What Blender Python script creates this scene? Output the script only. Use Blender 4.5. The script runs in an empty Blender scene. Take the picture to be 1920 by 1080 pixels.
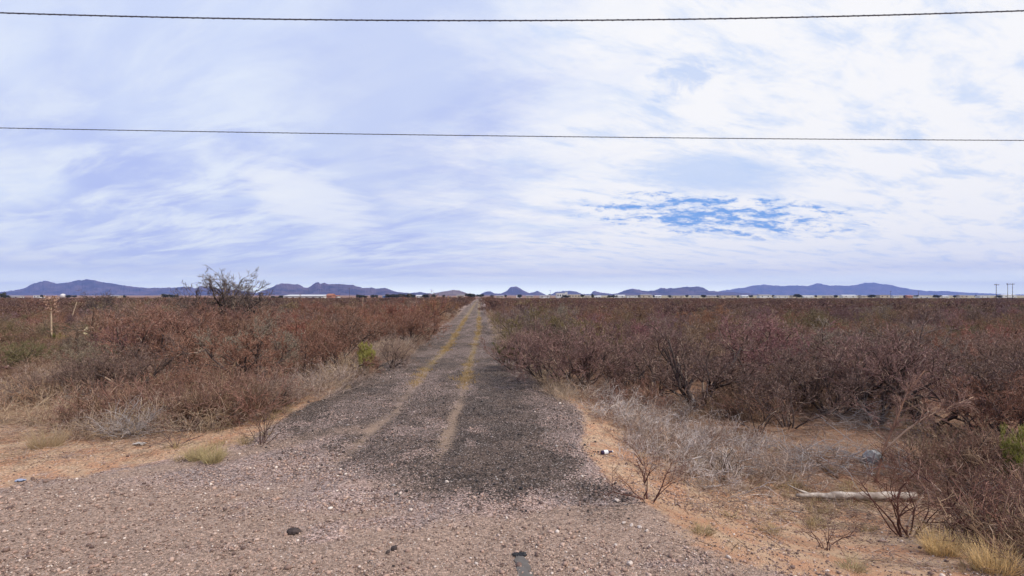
import bpy, math, random
import numpy as np

SC = bpy.context.scene
COL = SC.collection
CAM_Z = 2.5
HORIZON = 553.0          # horizon row of the 1080-row photograph
F = 960.0                # focal length in photograph pixels (90 degrees across)

# ------------------------------------------------------------------ camera
cd = bpy.data.cameras.new('camera')
cam = bpy.data.objects.new('camera', cd)
COL.objects.link(cam)
cam.location = (0, 0, CAM_Z)
cam.rotation_euler = (math.pi / 2, 0, 0)
cd.lens = 18.0
cd.sensor_width = 36.0
cd.shift_y = (HORIZON - 540) / 1920.0
cd.clip_start = 0.05
cd.clip_end = 60000
SC.camera = cam

# ------------------------------------------------------------------ node helper
class NT:
    def __init__(self, tree):
        self.t = tree
        self.t.nodes.clear()
    def n(self, kind, **kw):
        nd = self.t.nodes.new(kind)
        for k, v in kw.items():
            if k == 'ins':
                for i, val in v.items():
                    s = nd.inputs[i]
                    if isinstance(val, bpy.types.NodeSocket):
                        self.t.links.new(val, s)
                    else:
                        s.default_value = val
            else:
                setattr(nd, k, v)
        return nd
    def math(self, op, a, b=0.0, c=0.0, clamp=False):
        nd = self.n('ShaderNodeMath', operation=op, use_clamp=clamp, ins={0: a, 1: b, 2: c})
        return nd.outputs[0]
    def vm(self, op, a, b=(0, 0, 0)):
        nd = self.n('ShaderNodeVectorMath', operation=op, ins={0: a, 1: b})
        return nd.outputs[0]
    def mix(self, f, a, b, blend='MIX'):
        nd = self.n('ShaderNodeMix', data_type='RGBA', blend_type=blend)
        for i, v in ((0, f), (6, a), (7, b)):
            if isinstance(v, bpy.types.NodeSocket):
                self.t.links.new(v, nd.inputs[i])
            else:
                nd.inputs[i].default_value = v if i == 0 else (*v[:3], 1)
        return nd.outputs[2]
    def noise(self, vec, scale, detail=4, rough=0.55, dist=0.0, out=0):
        nd = self.n('ShaderNodeTexNoise', ins={'Vector': vec, 'Scale': scale, 'Detail': detail, 'Roughness': rough, 'Distortion': dist})
        return nd.outputs[out]
    def ramp(self, v, lo, hi, a=0.0, b=1.0, smooth=True):
        nd = self.n('ShaderNodeMapRange', clamp=True, interpolation_type='SMOOTHSTEP' if smooth else 'LINEAR',
                    ins={0: v, 1: lo, 2: hi, 3: a, 4: b})
        return nd.outputs[0]

def lin(r, g, b):
    f = lambda c: (c / 255) / 12.92 if c / 255 <= 0.04045 else ((c / 255 + 0.055) / 1.055) ** 2.4
    return (f(r), f(g), f(b))

# ------------------------------------------------------------------ sun and sky
SUN_EL, SUN_AZ = math.radians(48), math.radians(118)     # azimuth clockwise from the view direction (+Y)
sd = bpy.data.lights.new('sun', 'SUN')
sd.energy = 3.2
sd.angle = math.radians(3)
sd.color = (1.0, 0.94, 0.86)
sun = bpy.data.objects.new('sun', sd)
COL.objects.link(sun)
from mathutils import Vector, Matrix
sdir = Vector((math.sin(SUN_AZ) * math.cos(SUN_EL), math.cos(SUN_AZ) * math.cos(SUN_EL), math.sin(SUN_EL)))
sun.rotation_euler = sdir.to_track_quat('Z', 'Y').to_euler()
sun.location = (20, -10, 30)

world = bpy.data.worlds.new('World')
SC.world = world
world.use_nodes = True
W = NT(world.node_tree)
SKY_S = 0.12
K = 1.0 / SKY_S
tc = W.n('ShaderNodeTexCoord').outputs['Generated']
sky = W.n('ShaderNodeTexSky', sky_type='NISHITA')
sky.sun_disc = False
sky.sun_elevation = SUN_EL
sky.sun_rotation = SUN_AZ
sky.altitude = 1000
sky.air_density = 1.0
sky.dust_density = 0.4
sky.ozone_density = 2.0
sep = W.n('ShaderNodeSeparateXYZ', ins={0: tc})
X, Y, Z = sep.outputs
zc = W.math('MAXIMUM', Z, 0.0)
den = W.math('ADD', zc, 0.10)
px = W.math('DIVIDE', X, den)
py = W.math('DIVIDE', Y, den)
# the cloud deck drawn out along two wind directions
def deck(ax, ay, sx, sy, off):
    c, s = math.cos(math.radians(ax)), math.sin(math.radians(ax))
    u = W.math('ADD', W.math('MULTIPLY', px, c * sx), W.math('MULTIPLY', py, s * sx))
    v = W.math('ADD', W.math('MULTIPLY', px, -s * sy), W.math('MULTIPLY', py, c * sy))
    return W.n('ShaderNodeCombineXYZ', ins={0: u, 1: v, 2: off}).outputs[0]
ysafe = W.math('MAXIMUM', Y, 0.05)
gu = W.math('DIVIDE', X, ysafe)                          # tangent-plane direction ahead of the viewer
gv = W.math('DIVIDE', Z, ysafe)
wob = W.noise(deck(20, 0, 0.8, 1.1, 4.0), 1.7, 8, 0.64)
wobc = W.math('SUBTRACT', wob, 0.5)
nL = W.noise(deck(-35, 0, 0.55, 1.1, 2.0), 0.9, 3, 0.5, 0.5)         # big soft bands
nM = W.noise(deck(-30, 0, 0.55, 1.5, 7.3), 2.2, 7, 0.6, 0.35)        # streaks left
nW = W.noise(deck(30, 0, 0.7, 1.7, 1.7), 2.9, 9, 0.66, 0.25)        # wisps right
nF = W.noise(deck(28, 0, 1.0, 2.0, 11.0), 7.0, 7, 0.66, 0.4)         # fine tatters
# right-hand bright deck: boundary leans from the horizon centre up to the right
bnd = W.math('ADD', W.math('SUBTRACT', gu, W.math('MULTIPLY', W.math('SUBTRACT', gv, 0.22), 0.30)), W.math('MULTIPLY', wobc, 1.0))
mR = W.ramp(bnd, -0.24, 0.26)
lav_d, lav_l = lin(183, 198, 242), lin(223, 232, 253)
base = W.mix(W.ramp(nL, 0.33, 0.66), [c * K for c in lin(187, 201, 247)], [c * K for c in lin(220, 232, 255)])
base = W.mix(W.math('MULTIPLY', W.ramp(nM, 0.38, 0.66), W.ramp(gv, 0.5, 0.12, 0.6, 1.0)), base, [c * K for c in lin(236, 244, 255)])
# a darker lavender bank across the middle
dband = W.math('MULTIPLY', W.ramp(W.math('ABSOLUTE', W.math('ADD', W.math('ADD', gu, 0.20), W.math('MULTIPLY', wobc, 0.5))), 0.05, 0.34, 1.0, 0.0), W.ramp(gv, 0.05, 0.2))
base = W.mix(W.math('MULTIPLY', dband, 0.55), base, [c * K for c in lin(190, 203, 244)])
right = W.mix(W.ramp(nW, 0.30, 0.55), [c * K for c in lin(214, 228, 253)], [c * K for c in lin(253, 253, 255)])
right = W.mix(W.math('MULTIPLY', W.ramp(nF, 0.55, 0.75), 0.4), right, [c * K for c in lin(252, 253, 255)])
col = W.mix(mR, base, right)
def hole(cu, cv, ru, rv, tilt, lo=0.0, hi=1.0):
    du = W.math('SUBTRACT', gu, cu)
    dv = W.math('SUBTRACT', W.math('SUBTRACT', gv, cv), W.math('MULTIPLY', du, tilt))
    a = W.math('POWER', W.math('ABSOLUTE', W.math('DIVIDE', du, ru)), 2.0)
    b = W.math('POWER', W.math('ABSOLUTE', W.math('DIVIDE', dv, rv)), 2.0)
    r = W.math('SQRT', W.math('ADD', a, b))
    return W.math('MULTIPLY', W.ramp(r, 0.1, 1.0, 1.0, 0.0), W.ramp(Y, 0.1, 0.3))
h4 = hole(-0.40, 0.19, 0.24, 0.10, -0.35)
col = W.mix(W.math('MULTIPLY', W.ramp(W.math('ADD', W.math('MULTIPLY', h4, 0.5), W.math('MULTIPLY', nW, 0.8)), 0.5, 0.85), 0.75), col, [c * K for c in lin(244, 248, 255)])
blue = W.mix(0.88, sky.outputs[0], [c * K for c in lin(92, 158, 238)])
h1 = hole(0.40, 0.155, 0.40, 0.060, -0.05)
tat = W.noise(W.n('ShaderNodeCombineXYZ', ins={0: W.math('MULTIPLY', gu, 9.0), 1: W.math('MULTIPLY', gv, 34.0), 2: 3.1}).outputs[0], 2.3, 9, 0.70, 0.2)
f1 = W.ramp(W.math('ADD', W.math('MULTIPLY', W.math('SUBTRACT', h1, 1.0), 0.19), tat), 0.37, 0.56)
f1 = W.math('MULTIPLY', f1, W.ramp(h1, 0.0, 0.3))
h2 = hole(0.40, 0.235, 0.30, 0.075, -0.05)
col = W.mix(W.math('MULTIPLY', W.ramp(W.math('ADD', W.math('MULTIPLY', h2, 0.6), W.math('MULTIPLY', tat, 0.5)), 0.38, 0.85), 0.8), col, [c * K for c in lin(196, 216, 251)])
h3 = hole(0.33, 0.43, 0.16, 0.10, 0.35)
tat2 = W.noise(W.n('ShaderNodeCombineXYZ', ins={0: W.math('MULTIPLY', gu, 12.0), 1: W.math('MULTIPLY', gv, 20.0), 2: 8.7}).outputs[0], 0.9, 7, 0.62, 0.6)
col = W.mix(W.math('MULTIPLY', W.ramp(W.math('ADD', W.math('MULTIPLY', h3, 0.5), W.math('MULTIPLY', tat2, 0.9)), 0.72, 0.95), 0.6), col, [c * K for c in lin(176, 203, 248)])
col = W.mix(W.math('MULTIPLY', f1, 0.92), col, blue)
# pale, clearer strip close to the horizon
hz = W.ramp(Z, 0.0, 0.11, 1.0, 0.0)
hcol = W.mix(W.ramp(W.noise(W.n('ShaderNodeCombineXYZ', ins={0: W.math('MULTIPLY', gu, 2.0), 1: W.math('MULTIPLY', gv, 30.0), 2: 1.0}).outputs[0], 1.6, 4, 0.55), 0.4, 0.65),
             [c * K for c in (0.72, 0.80, 1.0)], [c * K for c in (0.95, 0.97, 1.05)])
col = W.mix(W.math('MULTIPLY', hz, 0.75), col, hcol)
# the air low over the horizon is brighter
col = W.mix(W.ramp(Z, 0.0, 0.045, 0.9, 0.0), col, [c * K for c in (2.15, 2.25, 1.85)])
bg = W.n('ShaderNodeBackground', ins={0: col, 1: SKY_S})
W.n('ShaderNodeOutputWorld', ins={0: bg.outputs[0]})

SC.view_settings.view_transform = 'Standard'
SC.view_settings.look = 'None'
SC.view_settings.exposure = 0.0
SC.view_settings.gamma = 1.0
SC.view_settings.use_curve_mapping = False
SC.cycles.max_bounces = 5
SC.cycles.diffuse_bounces = 2
SC.cycles.volume_bounces = 0
SC.cycles.transparent_max_bounces = 8

# ------------------------------------------------------------------ numpy noise
_T = np.random.RandomState(7).rand(256, 256)
def vnoise(x, y):
    xi, yi = np.floor(x).astype(int), np.floor(y).astype(int)
    fx, fy = x - xi, y - yi
    fx, fy = fx * fx * (3 - 2 * fx), fy * fy * (3 - 2 * fy)
    g = lambda a, b: _T[a & 255, b & 255]
    return (g(xi, yi) * (1 - fx) + g(xi + 1, yi) * fx) * (1 - fy) + (g(xi, yi + 1) * (1 - fx) + g(xi + 1, yi + 1) * fx) * fy
def fbm(x, y, o=4):
    s, a, t = 0, 1, 0
    x = np.asarray(x, float); y = np.asarray(y, float)
    for i in range(o):
        s = s + a * vnoise(x + 17.3 * i, y - 9.1 * i); t += a; a *= 0.5; x = x * 2.03; y = y * 2.03
    return s / t
def ss(x, a, b):
    t = np.clip((np.asarray(x, float) - a) / (b - a), 0, 1)
    return t * t * (3 - 2 * t)

# ------------------------------------------------------------------ terrain
def xc(y):                      # centre line of the raised gravel bed
    return -0.95 - 0.0625 * np.asarray(y, float)
def height(x, y):
    x = np.asarray(x, float); y = np.asarray(y, float)
    s = x - xc(y)
    zr = -0.72 * ss(s, 2.6, 5.8) * ss(y, 3.2, 7.5)
    zl = -0.50 * ss(-s, 2.9, 6.0) * ss(y, 8.0, 13.5)
    off = ss(np.abs(s), 2.2, 6.0)
    far = ss(np.hypot(x, y), 120, 500)
    z = zr + zl + off * 0.22 * (fbm(x * 0.23, y * 0.23, 3) - 0.5) * (1 - far)
    z = z + (-1.35) * far
    z = z + 0.05 * (fbm(x * 0.9 + 5, y * 0.9, 3) - 0.5)
    # shallow wheel ruts
    for sp in (RL, RR):
        d = s - np.interp(y, sp[0], sp[1])
        z = z - 0.035 * np.exp(-(d / 0.22) ** 2) * ss(y, 5, 8) * (1 - far)
    return z
RL = ([7, 8.66, 9.7, 10.8, 13.6, 17.5, 26, 51, 141], [-1.3, -1.1, -1.05, -0.9, -0.9, -0.85, -0.6, -0.62, -0.5])
RR = ([7, 9.7, 10.6, 12.8, 16.3, 22.4, 35.8, 89, 141], [0.3, 0.4, 0.42, 0.52, 0.53, 0.62, 0.9, 0.75, 0.7])

def ground_at(pxl, pyl):
    """ground point seen at a pixel of the photograph"""
    dx, dz = (pxl - 960) / F, -(pyl - HORIZON) / F
    y = 1.0
    for _ in range(60):
        z = float(height(dx * y, y))
        y = y + 0.6 * ((z - CAM_Z) / dz - y)
    return dx * y, y, float(height(dx * y, y))

def axis(lo, hi, a, b, st, g):
    c = list(np.arange(a, b + st / 2, st))
    d, v = st, c[-1]
    while v < hi:
        d = d * g; v += d; c.append(min(v, hi))
    d, v = st, c[0]
    while v > lo:
        d = d * g; v -= d; c.insert(0, max(v, lo))
    return np.array(c)
R_WORLD = 15500
gx = axis(-R_WORLD, R_WORLD, -8.5, 7.5, 0.06, 1.055)
gy = axis(-R_WORLD, R_WORLD, 3.5, 16, 0.06, 1.045)
GX, GY = np.meshgrid(gx, gy)
GZ = height(GX, GY)
near = ss(GY, 3.0, 3.6) * (1 - ss(GY, 14, 17)) * (1 - ss(np.abs(GX), 7, 9))
GZ = GZ + near * 0.018 * (fbm(GX * 7, GY * 7, 3) - 0.5)
def masks(GX, GY):
    """where each kind of ground lies, in metres on the ground"""
    S = GX - xc(GY)
    edge = (fbm(GX * 0.8 + 3, GY * 0.5 + 8, 4) - 0.5)
    e2 = (fbm(GX * 2.9 + 13, GY * 2.1 + 8, 3) - 0.5)
    # dark ballast over the bed, reaching into the pull-in as a tongue
    hw_l = np.interp(GY, [5, 7.5, 9, 14, 20, 40], [0.2, 1.6, 3.3, 3.0, 2.35, 1.9])
    hw_r = np.interp(GY, [5.0, 5.7, 6.3, 7.5, 9, 14, 20, 40], [1.7, 2.8, 2.75, 2.45, 2.5, 2.3, 2.0, 1.8])
    cutl = np.interp(GY, [5, 6, 7, 8, 9.5, 11], [2.0, 0.9, -0.2, -1.3, -3.1, -4.0])
    dark = ss(S + edge * 1.8 + e2, cutl - 0.9, cutl + 1.3) * (1 - ss(S + edge * 0.9, hw_r - 0.3, hw_r + 0.35)) * (1 - ss(-S + edge * 0.9, hw_l - 0.4, hw_l + 0.4)) * ss(GY + edge * 2.0 + e2, 4.9, 7.4)
    dark = dark * (0.55 + 0.45 * ss(edge + 0.8 * e2, -0.15, 0.12)) * (1 - 0.2 * ss(S + e2, -2.0, -1.4) * (1 - ss(S + e2, 0.1, 0.8)) * (1 - ss(GY, 11, 16)))
    dark = np.maximum(dark, 0.62 * ss(GY + edge * 2 + e2, 6.6, 11) * (1 - ss(np.abs(S + 0.8 * edge), np.interp(GY, [9, 14, 22, 40], [2.9, 2.7, 2.2, 1.8]) - 0.2, np.interp(GY, [9, 14, 22, 40], [2.9, 2.7, 2.2, 1.8]) + 0.4)))
    dark = np.maximum(dark, 0.9 * ss(-S + edge, 1.9, 2.4) * (1 - ss(-S + edge, 2.9, 3.3)) * ss(GY + e2, 9.2, 10.5) * (1 - ss(GY, 19, 24)))
    ruts = np.zeros_like(S)
    for sp, wd in ((RL, 0.15), (RR, 0.125)):
        d = S - np.interp(GY, sp[0], sp[1]) + 0.12 * edge
        ruts = np.maximum(ruts, np.exp(-(d / (wd * (1 + 0.012 * np.clip(GY - 20, 0, 60)))) ** 2) * ss(GY, 6.8, 8.6) * (0.50 + 0.62 * ss(fbm(GX * 1.5, GY * 0.55 + 30, 4) + 0.15 * ss(GY, 14, 25), 0.36, 0.6)))
    rutyel = ss(GY + edge * 6, 13, 20)
    # orange bare soil: off the bed on the right and on the left verge
    soil_r = ss(S + edge * 1.3, 2.4, 3.1) * ss(GY + edge * 2 + 0.15 * GX, 5.6, 7.2) * (1 - ss(GY, 16, 24)) + 0.8 * ss(GX + edge * 2.4 + e2, 0.7, 2.8) * (1 - ss(GY + edge, 5.8, 6.8))
    yb = np.maximum(GX + 13.2, 6.4)
    soil_l = ss(GY - yb + edge * 2.2 + e2 * 1.2, -0.9, 1.0) * ss(-S + edge, 2.7, 3.4)
    soil = np.clip(np.maximum(soil_r, soil_l), 0, 1)
    floor_ = ss(GY + edge * 3, 13, 17) * ss(np.abs(S) + edge * 2, 3.0, 4.2)          # leaf litter under the brush
    floor_ = np.maximum(floor_, 0.9 * ss(GY, 13, 18) * ss(np.abs(S) + 0.5 * edge, 2.3, 2.8))
    floor_ = np.maximum(floor_, ss(GX + edge * 1.5, 3.6, 4.8) * ss(GY, 6.5, 8.5) * 0.6)
    dust = ss(fbm(GX * 0.30 + 60 + GY * 0.25, GY * 1.1 + 9 - GX * 0.25, 4) + 0.2 * e2 + 0.06 * (1 - ss(GY, 4.5, 6.5)), 0.50, 0.68) * (1 - ss(GY, 5.5, 8.5))
    yb = np.maximum(GX + 13.2, 6.4)
    dust = np.maximum(dust, 0.95 * np.exp(-((GY - yb + 0.75 + edge * 1.5) / 0.55) ** 2) * ss(-GX, 1.6, 3.0) * (1 - ss(-GX, 6.5, 9)))    # fine worn dirt on the pull-in
    return dict(dark=dark, soil=soil, litter=floor_, rut=np.clip(ruts, 0, 1), rutyel=rutyel, dust=dust,
                pale=ss(np.hypot(GX, GY), 560, 760) * ss(GX / np.maximum(GY, 1), 0.06, 0.14))
ATT = masks(GX, GY)
S = GX - xc(GY)
edge = (fbm(GX * 0.8 + 3, GY * 0.5 + 8, 4) - 0.5)
ID = np.where((np.abs(S) < 2.75 + edge * 0.5) & (GY > 7.2 + edge) & (GY < 420), 1, np.where((GY < 7.2 + edge + 0.12 * (GX < 0) * -GX) & (GY > -8) & (np.abs(GX) < 60), 2, 0))

def mesh_from(name, verts, faces_flat, nper, smooth=False):
    me = bpy.data.meshes.new(name)
    nf = len(faces_flat) // nper
    me.vertices.add(len(verts)); me.vertices.foreach_set('co', np.asarray(verts, np.float32).ravel())
    me.loops.add(len(faces_flat)); me.loops.foreach_set('vertex_index', np.asarray(faces_flat, np.int32).ravel())
    me.polygons.add(nf); me.polygons.foreach_set('loop_start', np.arange(nf, dtype=np.int32) * nper)
    if smooth:
        me.polygons.foreach_set('use_smooth', np.ones(nf, bool))
    me.update(calc_edges=True)
    return me
def link(name, me, mat=None, parent=None):
    o = bpy.data.objects.new(name, me)
    COL.objects.link(o)
    if mat is not None and me is not None and not me.materials:
        me.materials.append(mat)
    if parent is not None:
        o.parent = parent
    return o
def tag(o, label=None, cat=None, group=None, kind=None):
    if label: o['label'] = label
    if cat: o['category'] = cat
    if group: o['group'] = group
    if kind: o['kind'] = kind
    return o
def empty(name, loc, rz=0.0, sc=1.0):
    o = bpy.data.objects.new(name, None)
    o.empty_display_size = 0.2
    COL.objects.link(o)
    o.location = loc; o.rotation_euler = (0, 0, rz); o.scale = (sc, sc, sc)
    return o
def copy_tree(o, parent=None):
    c = o.copy(); COL.objects.link(c); c.parent = parent
    for ch in o.children:
        copy_tree(ch, c)
    return c

# ------------------------------------------------------------------ ground material
def ground_material():
    m = bpy.data.materials.new('gravel_and_soil'); m.use_nodes = True
    N = NT(m.node_tree)
    P = N.n('ShaderNodeNewGeometry').outputs['Position']
    at = lambda n: N.n('ShaderNodeAttribute', attribute_name=n).outputs['Fac']
    nz = N.noise(P, 9.0, 6, 0.7)
    nzc = N.math('SUBTRACT', nz, 0.5)
    nbig = N.noise(P, 0.9, 5, 0.6)
    def br(a, k=1.1, lo=0.3, hi=0.7):
        return N.ramp(N.math('ADD', a, N.math('MULTIPLY', nzc, k)), lo, hi)
    pink = N.mix(N.ramp(nbig, 0.35, 0.65), (0.41, 0.285, 0.24), (0.27, 0.20, 0.178))
    darkc = N.mix(N.ramp(nbig, 0.4, 0.65), (0.078, 0.057, 0.047), (0.125, 0.086, 0.067))
    soilc = N.mix(N.ramp(N.noise(P, 2.3, 5, 0.65), 0.35, 0.65), (0.45, 0.235, 0.135), (0.50, 0.34, 0.22))
    litter = N.mix(N.ramp(nz, 0.35, 0.65), (0.11, 0.062, 0.042), (0.30, 0.16, 0.095))
    rutc = N.mix(at('rutyel'), (0.36, 0.25, 0.175), (0.28, 0.195, 0.085))
    palec = (0.27, 0.225, 0.135)
    v1 = N.n('ShaderNodeTexVoronoi', ins={'Vector': P, 'Scale': 72.0, 'Randomness': 1.0})
    v2 = N.n('ShaderNodeTexVoronoi', ins={'Vector': P, 'Scale': 33.0, 'Randomness': 1.0})
    w1 = N.n('ShaderNodeSeparateColor', ins={0: v1.outputs['Color']}).outputs
    w2 = N.n('ShaderNodeSeparateColor', ins={0: v2.outputs['Color']}).outputs
    cell = N.math('ADD', N.math('MULTIPLY', N.math('SUBTRACT', w1[2], 0.5), 0.75), N.math('MULTIPLY', N.math('SUBTRACT', w2[2], 0.5), 0.45))
    def brs(a, lo=0.40, hi=0.60, k=0.7):
        return N.ramp(N.math('ADD', N.math('ADD', a, cell), N.math('MULTIPLY', nzc, k)), lo, hi)
    c = N.mix(br(at('dust'), 0.5, 0.2, 0.9), pink, (0.34, 0.235, 0.18))
    c = N.mix(brs(at('dark')), c, darkc)
    c = N.mix(br(at('soil')), c, soilc)
    c = N.mix(N.math('MULTIPLY', br(at('litter')), 0.9), c, litter)
    # stones: per-cell brightness at two sizes
    grav = N.math('SUBTRACT', 1.0, N.math('MULTIPLY', N.math('MAXIMUM', br(at('litter')), N.math('ADD', N.math('MULTIPLY', br(at('soil')), 0.55), N.math('MULTIPLY', at('dust'), 0.5))), 0.85))
    mul = N.ramp(w1[0], 0.0, 1.0, 0.22, 1.72, smooth=False)
    mul2 = N.ramp(w2[0], 0.0, 1.0, 0.65, 1.35, smooth=False)
    g = N.math('MULTIPLY', mul, mul2)
    gm = N.math('ADD', N.math('MULTIPLY', N.math('SUBTRACT', g, 1.0), grav), 1.0)
    gcol = N.n('ShaderNodeCombineColor', ins={0: gm, 1: gm, 2: gm}).outputs[0]
    c = N.mix(1.0, c, gcol, 'MULTIPLY')
    white = N.math('MULTIPLY', N.math('GREATER_THAN', w1[1], 0.955), grav)
    c = N.mix(N.math('MULTIPLY', white, 0.75), c, (0.55, 0.47, 0.43))
    blk = N.math('MULTIPLY', N.math('GREATER_THAN', w2[1], 0.95), grav)
    c = N.mix(N.math('MULTIPLY', blk, 0.6), c, (0.04, 0.03, 0.028))
    c = N.mix(N.math('MULTIPLY', brs(N.math('MULTIPLY', at('rut'), 1.05), 0.30, 0.85, 1.9), 0.66), c, rutc)
    c = N.mix(at('pale'), c, palec)
    hgt = N.math('ADD', N.math('MULTIPLY', v1.outputs['Distance'], -0.8), N.math('MULTIPLY', nz, 0.7))
    bump = N.n('ShaderNodeBump', ins={'Strength': 0.9, 'Distance': 0.02, 'Height': hgt})
    b = N.n('ShaderNodeBsdfPrincipled', ins={'Base Color': c, 'Roughness': 0.95, 'Specular IOR Level': 0.2, 'Normal': bump.outputs[0]})
    N.n('ShaderNodeOutputMaterial', ins={0: b.outputs[0]})
    return m
MG = ground_material()
nxg, nyg = len(gx), len(gy)
idx = np.arange(nxg * nyg).reshape(nyg, nxg)
quads = np.stack([idx[:-1, :-1], idx[:-1, 1:], idx[1:, 1:], idx[1:, :-1]], -1).reshape(-1, 4)
fid = ID[:-1, :-1].ravel()
V = np.stack([GX, GY, GZ], -1).reshape(-1, 3)
for k, nm in ((0, 'ground'), (1, 'gravel_track'), (2, 'road_shoulder')):
    q = quads[fid == k]
    used, inv = np.unique(q.ravel(), return_inverse=True)
    me = mesh_from(nm, V[used], inv, 4, True)
    for an, arr in ATT.items():
        a = me.attributes.new(an, 'FLOAT', 'POINT')
        a.data.foreach_set('value', arr.ravel()[used].astype(np.float32))
    tag(link(nm, me, MG), kind='structure')

# ------------------------------------------------------------------ plain materials
def mat(name, c, rough=0.9, c2=None, scale=8.0, bump=0.0, metal=0.0, spec=0.3):
    m = bpy.data.materials.new(name); m.use_nodes = True
    N = NT(m.node_tree)
    P = N.n('ShaderNodeTexCoord').outputs['Object']
    n = N.noise(P, scale, 5, 0.6)
    colr = N.mix(N.ramp(n, 0.35, 0.65), c, c2 or tuple(v * 0.75 for v in c))
    b = N.n('ShaderNodeBsdfPrincipled', ins={'Base Color': colr, 'Roughness': rough, 'Metallic': metal, 'Specular IOR Level': spec})
    if bump:
        bp = N.n('ShaderNodeBump', ins={'Strength': bump, 'Distance': 0.02, 'Height': n})
        N.t.links.new(bp.outputs[0], b.inputs['Normal'])
    N.n('ShaderNodeOutputMaterial', ins={0: b.outputs[0]})
    return m
def twig_mat(name, by_object=True, stops=None, amt=0.5):
    """bark whose colour is the object's own colour, varied from twig to twig"""
    m = bpy.data.materials.new(name); m.use_nodes = True
    N = NT(m.node_tree)
    geo = N.n('ShaderNodeNewGeometry')
    oi = N.n('ShaderNodeObjectInfo')
    if by_object:
        base = oi.outputs['Color']
    else:
        cr = N.n('ShaderNodeValToRGB', ins={0: oi.outputs['Random']})
        cr.color_ramp.interpolation = 'LINEAR'
        el = cr.color_ramp.elements
        for i, (p, c) in enumerate(stops):
            e = el[i] if i < 2 else el.new(p)
            e.position = p; e.color = (*c, 1)
        base = cr.outputs[0]
    r = geo.outputs['Random Per Island']
    k = N.ramp(r, 0, 1, 1 - amt, 1 + amt, smooth=False)
    kc = N.n('ShaderNodeCombineColor', ins={0: k, 1: k, 2: k}).outputs[0]
    c = N.mix(1.0, base, kc, 'MULTIPLY')
    c = N.mix(N.math('MULTIPLY', N.math('GREATER_THAN', r, 0.89), 0.6), c, (0.48, 0.35, 0.26))
    b = N.n('ShaderNodeBsdfPrincipled', ins={'Base Color': c, 'Roughness': 0.9, 'Specular IOR Level': 0.15})
    N.n('ShaderNodeOutputMaterial', ins={0: b.outputs[0]})
    return m
M_TWIG = twig_mat('fine_bark')
M_STEM = twig_mat('stem_bark', amt=0.2)
M_FAR = twig_mat('far_bark', False, [(0.0, (0.17, 0.09, 0.08)), (0.3, (0.12, 0.075, 0.07)), (0.6, (0.21, 0.105, 0.08)), (0.85, (0.16, 0.10, 0.075)), (1.0, (0.25, 0.18, 0.10))])
M_WEED = twig_mat('dry_weed', False, [(0.0, (0.44, 0.31, 0.23)), (0.35, (0.36, 0.28, 0.25)), (0.7, (0.48, 0.35, 0.22)), (1.0, (0.27, 0.16, 0.12))])
M_GREY = twig_mat('grey_weed', False, [(0.0, (0.60, 0.51, 0.45)), (0.35, (0.48, 0.40, 0.37)), (0.7, (0.42, 0.29, 0.21)), (1.0, (0.26, 0.16, 0.12))])
M_UNDER = twig_mat('brown_weed', False, [(0.0, (0.27, 0.14, 0.105)), (0.35, (0.20, 0.115, 0.09)), (0.7, (0.34, 0.21, 0.14)), (1.0, (0.20, 0.14, 0.085))])
M_GRASS = twig_mat('straw_grass', False, [(0.0, (0.45, 0.34, 0.17)), (0.5, (0.38, 0.27, 0.15)), (1.0, (0.50, 0.36, 0.20))])

M_RUTG = twig_mat('yellow_grass', False, [(0.0, (0.42, 0.28, 0.10)), (0.5, (0.36, 0.24, 0.12)), (1.0, (0.30, 0.20, 0.08))])

# ------------------------------------------------------------------ twig geometry
def norm(v):
    return v / np.maximum(np.linalg.norm(v, axis=-1, keepdims=True), 1e-9)
def prisms(segs, sides=3):
    """segs: list of (p0, p1, r0, r1) arrays -> verts, quads"""
    p0 = np.concatenate([s[0] for s in segs]); p1 = np.concatenate([s[1] for s in segs])
    r0 = np.concatenate([s[2] for s in segs]); r1 = np.concatenate([s[3] for s in segs])
    d = norm(p1 - p0)
    ref = np.where(np.abs(d[:, 2:3]) > 0.9, np.array([[1.0, 0, 0]]), np.array([[0, 0, 1.0]]))
    u = norm(np.cross(d, ref)); w = np.cross(d, u)
    ring = []
    for P_, R_ in ((p0, r0), (p1, r1)):
        for k in range(sides):
            a = 2 * math.pi * k / sides
            ring.append(P_ + R_[:, None] * (math.cos(a) * u + math.sin(a) * w))
    Vv = np.stack(ring, 1)
    n = len(p0)
    f = []
    for k in range(sides):
        k2 = (k + 1) % sides
        f.append([k, k2, sides + k2, sides + k])
    f = np.array(f)[None] + (np.arange(n) * 2 * sides)[:, None, None]
    return Vv.reshape(-1, 3), f.reshape(-1, 4)
def grow(rs, o, d, L, r, nseg, wig, up, taper=0.35):
    pts = [o]; dd = d
    for i in range(nseg):
        dd = norm(dd + wig * rs.normal(size=dd.shape) + np.array([0, 0, up]))
        pts.append(pts[-1] + dd * (L / nseg)[:, None])
    pts = np.stack(pts, 1)
    t = np.linspace(0, 1, nseg + 1)
    rad = r[:, None] * (1 - (1 - taper) * t)[None]
    return pts, rad
def segs_of(pts, rad):
    return (pts[:, :-1].reshape(-1, 3), pts[:, 1:].reshape(-1, 3), rad[:, :-1].ravel(), rad[:, 1:].ravel())
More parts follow.
